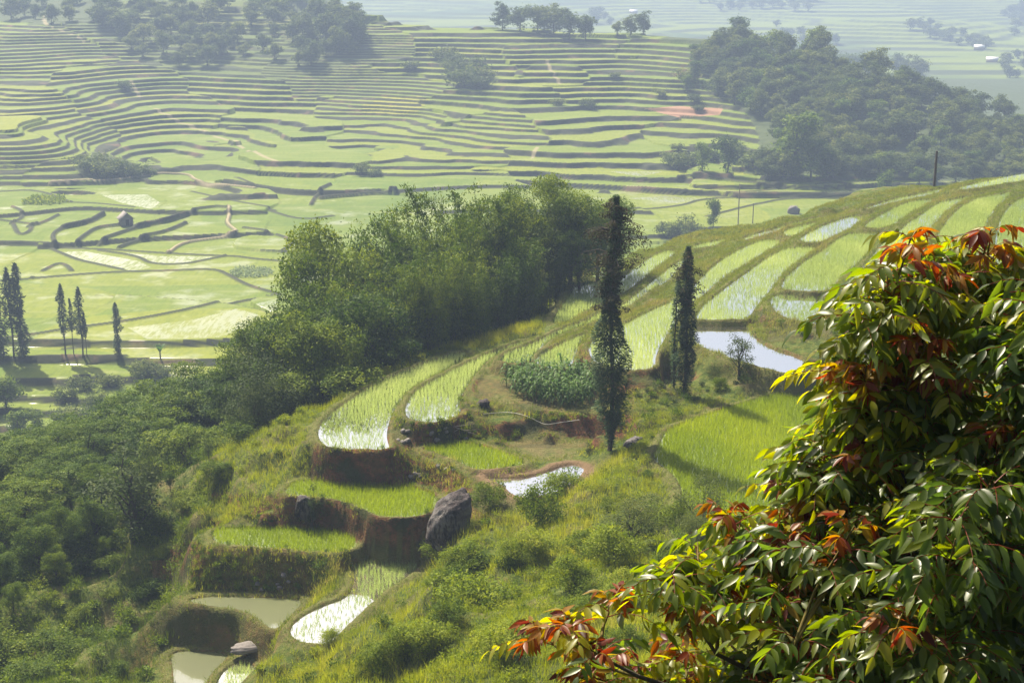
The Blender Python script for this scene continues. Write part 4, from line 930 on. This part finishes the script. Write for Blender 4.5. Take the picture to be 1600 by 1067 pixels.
cw = np.array([ptz(x, y, -31.4)[:2] for x, y in [(786,600),(830,590),(905,590),(935,600),(928,628),(895,640),(840,631),(800,618)]])
X, Y = fill(cw, .46, .55, .05)
for x, y in zip(X, Y):
    e = link('corn_plant', None, None, (x, y, -31.4), float(rng.random()*6.28), .85+.4*float(rng.random())); lf, st = CM[int(rng.integers(3))]
    link('stalk', st, e); link('leaves', lf, e); tag(e, 'glossy green corn plant in the plot beside the tallest tree', 'corn', 'corn plants of the garden plot')

# banana plant
mb, sb2 = MB(), MB(); p = far_hit(251, 566); tube(sb2, [(0, 0, -.2), (0, 0, 1.2)], [.16, .12], 8)
for i in range(8):
    a = i*2.4; L = 2.6; d = np.array([math.cos(a), math.sin(a), 0]); s = np.array([-d[1], d[0], 0]); t = np.linspace(0, 1, 6); w = .55*np.array([.2, .8, 1, 1, .7, .05])
    c = np.outer(t*L*.5, d)+np.c_[np.zeros((6, 2)), 1.1+L*(1.05*t-.5*t**2)]; mb.add(np.vstack([c-s*w[:, None]/2, c+s*w[:, None]/2]), [[k, k+6, k+7, k+1] for k in range(5)], .5)
e = link('banana_plant', None, None, (p[0], p[1], p[2])); link('stem', sb2.mesh('banana_stem', M['twig_green']), e); link('leaves', mb.mesh('banana_leaves', M['corn']), e)
tag(e, 'banana plant with raised leaves beside the valley rice field', 'banana plant')
# pale cabbage patch in the valley
mb = MB(); w = np.array([far_hit(x, y)[:2] for x, y in [(358,424),(380,418),(425,420),(428,430),(400,436),(362,434)]]); X, Y = fill(w, .8, 1.3, 0)
for x, y in zip(X, Y):
    v, f, t = clump(14, .5, .8, .5, .6); mb.add(v+[x, y, float(far_z(x, y)[0])], f, t)
tag(link('vegetable_patch', mb.mesh('vegetable_patch', M['herb_pale'])), 'pale green vegetable patch among the valley rice fields', 'crop', kind='stuff')
mb = MB(); w = np.array([far_hit(x, y)[:2] for x, y in [(35,316),(60,308),(100,310),(105,318),(70,322),(38,321)]]); X, Y = fill(w, 1.2, 1.8, 0)
for x, y in zip(X, Y):
    v, f, t = clump(14, .9, 1.3, .8, .6); mb.add(v+[x, y, float(far_z(x, y)[0])], f, t)
tag(link('crop_patch', mb.mesh('crop_patch', M['herb'])), 'small dark-edged crop patch left of the hut in the valley', 'crop', kind='stuff')

# ------------------------------------------------------------------ rocks
def rock_mesh(name, sx, sy, sz, seed, mat='rock', sub=34, sharp=.22):
    th = np.linspace(0, math.pi, sub); ph = np.linspace(0, 2*math.pi, sub*2, endpoint=False); T, Pp = np.meshgrid(th, ph, indexing='ij')
    d = np.stack([np.sin(T)*np.cos(Pp), np.sin(T)*np.sin(Pp), np.cos(T)], -1)
    sq = np.sign(d)*np.abs(d)**.75
    r = 1+.06*np.abs(fbm(d[..., 0]*2.5+seed, d[..., 2]*4+d[..., 1]*2, seed+9, 2))+sharp*fbm(d[..., 0]*1.3+seed, d[..., 1]*1.3+d[..., 2]*1.7, seed, 3)+.05*fbm(d[..., 0]*6+seed, d[..., 2]*6+d[..., 1]*5, seed+5, 3)
    v = (sq*r[..., None]*[sx, sy, sz]).reshape(-1, 3); I = np.arange(sub*sub*2).reshape(sub, sub*2)
    q = np.stack([I[:-1], np.roll(I[:-1], -1, 1), np.roll(I[1:], -1, 1), I[1:]], -1).reshape(-1, 4)
    return mesh(name, v, q, M[mat], smooth=True)
# the big boulder: leaning, higher on the right
D = 80.5; X = ray(700, 815)[0]*D
me = rock_mesh('boulder', 1.32, 1.1, 1.65, 4); co = np.empty(len(me.vertices)*3, np.float32); me.vertices.foreach_get('co', co); co = co.reshape(-1, 3)
hh = (co[:, 2]+1.75)/3.5; co[:, 2] += np.where(co[:, 2] > -.5, co[:, 0]*.42, co[:, 0]*.1); co[:, 0] += -.15+hh*.35
me.vertices.foreach_set('co', co.ravel()); me.update()
b = link('boulder', me, None, (X, D, -ray(700, 812)[1]*D-.1)); tag(b, 'big dark leaning boulder between the green terraces and the weedy slope', 'boulder')
for i, (x, y, s, l, c) in enumerate([(475,806,(.5,.5,.75),'pale upright rock set in the wall under the sapling terrace','rock'),(393,1018,(1.1,.5,.26),'flat pointed pale rock between the lowest muddy ponds','stone_wall'),
                     (757,636,(.45,.4,.4),'dark round rock at the foot of the corn plot','rock'),(990,692,(.8,.3,.22),'long grey rock right of the foot of the tallest tree','rock'),
                     (1000,924,(.7,.4,.25),'brown rock ledge just above the red young leaves','rock')]):
    p = near_hit(x, y)
    if p is None: continue
    tag(link('rock', rock_mesh('rock', *s, 10+i*3, c, 18, .5), None, (p[0], p[1], p[2]+s[2]*.25), .3*i), l, 'rock')
# loose stones in the terrace wall
for i in range(26):
    x, y = (random.uniform(610, 740), random.uniform(672, 692)) if i < 12 else ((random.uniform(630, 710), random.uniform(728, 750)) if i < 20 else (random.uniform(400, 480), random.uniform(905, 925)))
    p = near_hit(x, y)
    if p is not None:
        if i == 0: SM = [rock_mesh('stone', .17, .14, .11, 50+k*4, 'stone_wall', 9, .5) for k in range(3)]
        tag(link('wall_stone', SM[i % 3], None, (p[0], p[1]-.05, p[2]), rng.random()*6, .7+.6*rng.random()), 'grey stone in the earth wall of the near terraces', 'stone', 'stones of the terrace walls')

# hose along the red earth wall, and a dead branch
def draped(name, pts, off, r, mat, label, cat):
    mb = MB(); q = [near_hit(x, y) for x, y in pts]; q = np.array([a for a in q if a is not None])+off; tube(mb, chaikin(q, 2, False), r, 5)
    return tag(link(name, mb.mesh(name, M[mat], True)), label, cat)
draped('hose', [(755,647),(780,645),(800,646),(822,650),(835,657),(852,665),(870,662),(905,660)], [0, -.12, .05], .025, 'hose', 'thin pale hose hanging along the red earth wall below the corn', 'hose')
mb = MB(); p = near_hit(722, 672); p = p+[0, -.3, .2]
for a, b2, r in [((-1.2, 0, .35), (1.1, .1, -.5), .035), ((-.6, 0, .15), (.9, .1, .35), .022), ((-.2, 0, 0), (-1.0, -.1, -.35), .02), ((.1, 0, -.1), (1.3, 0, .0), .018), ((-.9, 0, .25), (-.3, 0, .75), .015)]:
    a, b2 = np.array(a), np.array(b2); tube(mb, [a, (a+b2)/2+rng.normal(size=3)*.05, b2], [r, r*.8, r*.3], 5)
o = link('dead_branch', mb.mesh('dead_branch', M['deadwood']), None, tuple(p)); tag(o, 'bare pale dead branch on the bank under the second rice strip', 'branch')

# ------------------------------------------------------------------ hut, poles, houses
def box_v(x0, x1, y0, y1, z0, z1):
    v = [(x, y, z) for z in (z0, z1) for y in (y0, y1) for x in (x0, x1)]
    return np.array(v, float), np.array([[0, 2, 3, 1], [4, 5, 7, 6], [0, 1, 5, 4], [2, 6, 7, 3], [0, 4, 6, 2], [1, 3, 7, 5]])
def hut(loc, rz, W, Dp, Hw, Hr, wm, rm, name, label, cat, win=True):
    e = link(name, None, None, tuple(loc), rz); w = MB(); w.add(*box_v(-W/2, W/2, -Dp/2, Dp/2, -.3, Hw))
    w.add(np.array([(-W/2, -Dp/2, Hw), (W/2, -Dp/2, Hw), (0, -Dp/2, Hw+Hr*.92), (-W/2, Dp/2, Hw), (W/2, Dp/2, Hw), (0, Dp/2, Hw+Hr*.92)], float), np.array([[0, 1, 2], [4, 3, 5]]))
    link('wall', w.mesh('hut_wall', M[wm]), e)
    r = MB(); o = .35
    for s in (-1, 1):
        a = np.array([(s*(W/2+o), -Dp/2-o, Hw-Hr*o/(W/2)), (s*(W/2+o), Dp/2+o, Hw-Hr*o/(W/2)), (0, Dp/2+o, Hw+Hr), (0, -Dp/2-o, Hw+Hr)], float); b_ = a+[0, 0, .16]
        v = np.vstack([a, b_]); r.add(v, np.array([[0, 1, 2, 3], [4, 7, 6, 5], [0, 4, 5, 1], [1, 5, 6, 2], [2, 6, 7, 3], [3, 7, 4, 0]]))
    link('roof', r.mesh('hut_roof', M[rm]), e)
    d = MB(); d.add(*box_v(-.45, .45, -Dp/2-.03, -Dp/2+.1, 0, 1.7)); link('doorway_shade', d.mesh('hut_doorway_shade', M['dark']), e)  # dark slab on the wall face, standing in for a shaded open doorway
    return tag(e, label, cat)
p = far_hit(197, 352); hut((p[0], p[1], p[2]+.1), .5, 3.2, 3.4, 2.0, 1.5, 'stone_wall', 'thatch', 'field_hut', 'small grey gabled hut alone among the valley rice fields', 'hut')
p = far_hit(585, 14); hut((p[0], p[1], p[2]+.2), 1.35, 5.5, 9, 3.0, 1.8, 'mudwall', 'tin', 'farmhouse', 'little farmhouse with a white roof near the top of the far hill', 'house')
for x, y in [(1530,78),(1550,98),(990,22)]:
    p = dist_hit(x, y)
    if p is not None: hut((p[0], p[1], p[2]), 1.2, 5, 9, 2.6, 1.8, 'mudwall', 'tin', 'distant_house', 'tiny pale house on the distant valley side', 'house').__setitem__('group', 'distant houses')
p = far_hit(1240, 334); tag(link('grave_mound', rock_mesh('stone_mound', 1.6, 1.4, 1.5, 71, 'stone_wall', 20), None, (p[0], p[1], p[2]+.7)), 'rounded grey stone mound in the field right of the poles', 'stone mound')
def pole(name, x, yb, yt, rad, mat, label, arm, D=0):
    p = far_hit(x, yb); h = (yb-yt)/F*p[1]*1.0
    if D: u = ray(x, yt)[0]; p = np.array([u*D, D, float(near_z(u*D, D)[0])]); h = -ray(x, yt)[1]*D-p[2]
    e = link(name, None, None, tuple(p)); mb = MB(); tube(mb, [(0, 0, -.5), (0, 0, h*.5), (0, 0, h)], [rad, rad*.9, rad*.75], 10); link('shaft', mb.mesh('pole_shaft', M[mat], True), e)
    if arm:
        a = MB(); a.add(*box_v(-.7, .7, -.07-rad, -rad+.01, h-.75, h-.62)); link('crossarm', a.mesh('pole_arm', M['wood']), e)
        for s in (-.55, 0, .55):
            i = MB(); tube(i, [(s, -rad, h-.62), (s, -rad, h-.4)], [.06, .05], 6); link('insulator', i.mesh('pole_insulator', M['tin']), e)
    return tag(e, label, 'pole')
pole('utility_pole', 1153, 355, 287, .16, 'concrete', 'pale taller utility pole beyond the ridge, left one of the pair', False)
pole('utility_pole', 1176, 350, 318, .14, 'wood', 'short dark pole right of the pale taller one', False)
pole('utility_pole', 1464, 292, 236, .17, 'wood', 'tall dark utility pole standing against the forest at the right', False, D=172)

# ------------------------------------------------------------------ the red-leaved tree in front
FG = [(1525,352),(1600,330),(1760,330),(1850,700),(1850,1350),(790,1350),(800,1010),(850,985),(905,985),(960,972),(1050,945),(1110,890),(1170,815),(1235,735),(1285,670),(1330,620),(1370,580),(1372,490),(1395,455),(1435,430),(1460,390)]
FGX = [(1000,1160),(1010,930),(1190,700)]
tips = []
poly = np.array(FG, float); tries = 0
while len(tips) < 520 and tries < 20000:
    tries += 1; x = random.uniform(800, 1850); y = random.uniform(340, 1300)
    if not inside(np.array([x]), np.array([y]), FG)[0]: continue
    e_ = seg_dist(np.array([x]), np.array([y]), FG, True)[0]
    if e_ < 26 and random.random() < .5: continue
    if x < 1120 and random.random() < .62: continue
    if x < 1260 and y > 800 and random.random() < .25: continue
    if y > 1120 and random.random() < .5: continue
    thick = min(1, e_/260)
    D = random.uniform(6.9-1.3*thick, 7.3+2.0*thick)
    p = np.array(ptd(x, y, D))
    if vn(x/48, y/48, 5) < (.47 if e_ < 260 else .32): continue
    if p[2] > near_z(p[0], p[1])[0]+.35: tips.append((p, e_, x, y))
for i in range(26):
    j = random.randint(6, len(FG)-2); q0, q1 = FG[j], FG[(j+1) % len(FG)]; tt = random.random(); o_ = random.uniform(5, 48)
    x = q0[0]+(q1[0]-q0[0])*tt-o_*.75; y = q0[1]+(q1[1]-q0[1])*tt-o_*.6
    if x > 830 and y < 1060: tips.append((np.array(ptd(x, y, random.uniform(6.6, 7.4))), 20, x, y))
BX, BY = 3.1, 7.7; BZ = float(near_z(BX, BY)[0]); base = np.array([BX, BY, BZ])
br = MB(); stems = []
for x, y, D in [(1500,520,7.6),(1380,640,7.0),(1590,480,8.2),(1280,760,6.9),(1180,860,6.8),(1080,960,6.6),(930,1030,6.5),(1480,800,6.3),(1620,700,6.6),(1700,520,7.6),(1350,900,7.9),(1560,620,8.4),(1250,1000,6.2),(1400,1020,6.0)]:
    e_ = np.array(ptd(x, y, D)); m1 = base+(e_-base)*[.2, .2, .42]+rng.normal(size=3)*.12; m2 = base+(e_-base)*[.6, .6, .78]+rng.normal(size=3)*.12
    t = np.linspace(0, 1, 14)[:, None]; c = (1-t)**3*base+3*(1-t)**2*t*m1+3*(1-t)*t*t*m2+t**3*e_; c += rng.normal(size=c.shape)*.025*(t > .1)
    tube(br, c, np.linspace(.07, .006, 14), 7, wob=.12); stems.append(c); tips.append((e_+[0, 0, .03], 40, x, y)); tips.append((c[11], 120, x, y))
SPn = np.vstack(stems)
tw = MB(); LV, LR, RC = [], [], MB()
lv_b, lv_d, lv_n, lv_L, lv_t, lv_red = [], [], [], [], [], []
for p, e_, x, y in tips:
    dd = np.linalg.norm((SPn-p)*[1, 1, .8], axis=1)+np.maximum(0, SPn[:, 2]-p[2]+.1)*3; s = SPn[dd.argmin()]
    m = (s*.5+p*.5)+rng.normal(size=3)*.06+[0, 0, -.05]; ax = unit(p-m)
    tube(tw, [s, (s+m)/2, m, (m+p)/2, p], [.011, .010, .008, .006, .004], 4, rng.random())
    redtip = (random.random() < (.45 if e_ < 70 else (.32 if e_ < 190 else .16)) and y < 1030) or x < 1010
    yellow = random.random()
    nl = random.randint(6, 9); a0 = random.random()*6.28
    for i in range(nl):
        young = redtip and i >= nl-4
        a = a0+i*2.4; out = unit(np.array([math.cos(a), math.sin(a), .35+.25*random.random()])+ax*.35)
        if redtip and i >= nl-3: out = unit(out+np.array([0, 0, .5]))
        L = (random.uniform(.15, .24) if young else random.uniform(.26, .42)); start = m+(p-m)*(.3+.7*i/nl)
        t = np.linspace(0, 1, 6)[:, None]; c = start+out*L*t+np.array([0, 0, -1])*L*.55*t**2
        tube(RC, c, np.linspace(.0035, .0015, 6), 3, .9 if young else .3)
        npair = random.randint(4, 6) if not young else random.randint(5, 7)
        tv = random.random()
        for k in range(npair*2+1):
            q = .22+.78*(k//2)/npair if k < npair*2 else 1.0
            b0 = start+out*L*q+np.array([0, 0, -1])*L*.55*q*q; tang = unit(out*L+np.array([0, 0, -1])*L*1.1*q)
            side = unit(np.cross(tang, [0, 0, 1.]))*(1 if k % 2 else -1)
            if k == npair*2: d = tang
            else: d = unit(side*.75+tang*.55+np.array([0, 0, -(.75 if not young else 1.1)*random.uniform(-.1, 1.3)]))
            nrm = unit(np.cross(np.cross(d, [0, 0, 1.]), d)+rng.normal(size=3)*.6)
            lv_b.append(b0); lv_d.append(d); lv_n.append(nrm); lv_red.append(young)
            lv_L.append((random.uniform(.085, .13) if not young else random.uniform(.07, .115))*(1-.25*abs(q-.6)))
            lv_t.append(np.clip((tv*.35+.8*random.random()) if young else (.10+.38*tv+.35*random.random()+(.3 if (redtip and yellow > .4) else 0)+max(0, .22-.0014*e_)), 0, 1))
lv_b, lv_d, lv_n, lv_L, lv_t, lv_red = map(np.array, (lv_b, lv_d, lv_n, lv_L, lv_t, lv_red))
def leaflets(b, d, n, L, t, wr):
    s = np.array([0, .12, .32, .55, .8, 1.0]); w = np.array([.03, .62, 1, .92, .48, .0])*wr; N = len(b)
    side = unit(np.cross(d, n)); n = np.cross(side, d); cv = rng.uniform(.1, .35, N)
    mid = b[:, None]+d[:, None]*(L[:, None]*s)[..., None]-n[:, None]*(cv[:, None]*L[:, None]*s**2)[..., None]
    e1 = mid+side[:, None]*(L[:, None]*w)[..., None]*.5+n[:, None]*(L[:, None]*w*.16)[..., None]; e2 = mid-side[:, None]*(L[:, None]*w)[..., None]*.5+n[:, None]*(L[:, None]*w*.16)[..., None]
    v = np.stack([e1, mid, e2], 2).reshape(-1, 3); q = []
    for i in range(5):
        for j in range(2): a = i*3+j; q.append([a, a+1, a+4, a+3])
    f = (np.array(q)[None]+(np.arange(N)*18)[:, None, None]).reshape(-1, 4)
    return v, f, np.repeat(t, 18)
fg = link('red_leaved_tree', None, None, tuple(base)); tag(fg, 'large near tree with glossy drooping leaves and orange-red young shoots filling the right', 'tree')
def sub(v): return np.asarray(v)-base
a = MB(); k = ~lv_red; v, f, t = leaflets(lv_b[k], lv_d[k], lv_n[k], lv_L[k], lv_t[k], .35); a.add(sub(v), f, t); link('crown', a.mesh('big_leaves', M['big_leaf'], True), fg)
a = MB(); k = lv_red; v, f, t = leaflets(lv_b[k], lv_d[k], lv_n[k], lv_L[k], lv_t[k], .32); a.add(sub(v), f, t); tag(link('young_leaves', a.mesh('young_leaves', M['red_leaf'], True), fg), 'orange-red young leaflets')
for mbx, nn, mt in [(br, 'trunk', 'bark'), (tw, 'twigs', 'twig_green'), (RC, 'leaf_stalks', 'red_leaf')]:
    mbx.v = [np.asarray(q)-base for q in mbx.v]; link(nn, mbx.mesh('near_'+nn, M[mt], True), fg)
# ferns in front, below the red leaves
fr = MB()
for i in range(150):
    x, y = random.uniform(880, 1300), random.uniform(880, 1150); D = random.uniform(14, 22)
    u, r = ray(x, y); X = u*D; p = np.array([X, D, float(near_z(X, D)[0])])
    p = p+[0, 0, .0]
    for j in range(9):
        an = random.random()*6.28; out = np.array([math.cos(an), math.sin(an), 1.0]); L = random.uniform(.8, 1.3); tt = np.linspace(.1, 1, 16)
        c = p+np.outer(tt*L, out)*[.7, .7, 1]-np.outer(tt**2*L*.7, [0, 0, 1.]); sd = np.array([-math.sin(an), math.cos(an), 0])
        for s in (-1, 1):
            W = .22*L*(1.05-tt); tipv = c+sd*s*W[:, None]+out*.06*[1, 1, 0]; o2 = out*[.022, .022, 0]
            v = np.stack([c-o2, c+o2, tipv], 1).reshape(-1, 3); fr.add(v, np.arange(48).reshape(-1, 3), random.random())
tag(link('ferns', fr.mesh('ferns', M['fern'])), 'bright green ferns covering the ground below the red-leaved tree', 'ferns', kind='stuff')

# ------------------------------------------------------------------ air, light, camera
g = G('haze_air'); pv = g.n('VolumePrincipled'); pv.inputs['Color'].default_value = (.52, .68, 1.0, 1); pv.inputs['Density'].default_value = HAZE = .00048
pv.inputs['Anisotropy'].default_value = .1; g.t.links.new(pv.outputs[0], g.out.inputs['Volume'])
zt_ = max(DIST[2].max()+12, 45); v, f = box_v(-6500, 6500, -200, 6100, -125, zt_); hz = link('haze', mesh('haze', v, f, g.m)); tag(hz, kind='stuff', label='pale blue haze filling the valley air', cat='haze')
AZ, EL = math.radians(-36), math.radians(52)
w = bpy.data.worlds.new('World'); SC.world = w; w.use_nodes = True; nt = w.node_tree
s = nt.nodes.new('ShaderNodeTexSky'); s.sky_type = 'NISHITA'; s.sun_disc = False; s.sun_elevation = EL; s.sun_rotation = AZ; s.dust_density = 9.5; s.air_density = 1.0; s.ozone_density = 1.0; s.altitude = 200
nt.links.new(s.outputs[0], nt.nodes['Background'].inputs[0]); nt.nodes['Background'].inputs[1].default_value = .062
sl = bpy.data.lights.new('sun', 'SUN'); sl.energy = 5.0; sl.angle = math.radians(.5); sl.color = (1, .90, .70); so = bpy.data.objects.new('sun', sl); COL.objects.link(so)
from mathutils import Vector
sd = Vector((math.sin(AZ)*math.cos(EL), math.cos(AZ)*math.cos(EL), math.sin(EL))); so.rotation_euler = (-sd).to_track_quat('-Z', 'Y').to_euler(); so.location = (0, 0, 60)
cam = bpy.data.cameras.new('camera'); cam.lens = 50; cam.sensor_width = 36; cam.clip_start = .1; cam.clip_end = 20000
co = bpy.data.objects.new('camera', cam); COL.objects.link(co); co.rotation_euler = (math.radians(90)-PITCH, 0, 0); SC.camera = co
vs = SC.view_settings; vs.view_transform = 'Standard'; vs.look = 'None'; vs.exposure = 1.3; vs.gamma = 1
cy = SC.cycles; cy.use_denoising = True; cy.max_bounces = 6; cy.transparent_max_bounces = 4; cy.volume_bounces = 0; cy.diffuse_bounces = 3; cy.transmission_bounces = 3; cy.glossy_bounces = 3
print('tris', sum(len(m.polygons) for m in bpy.data.meshes))
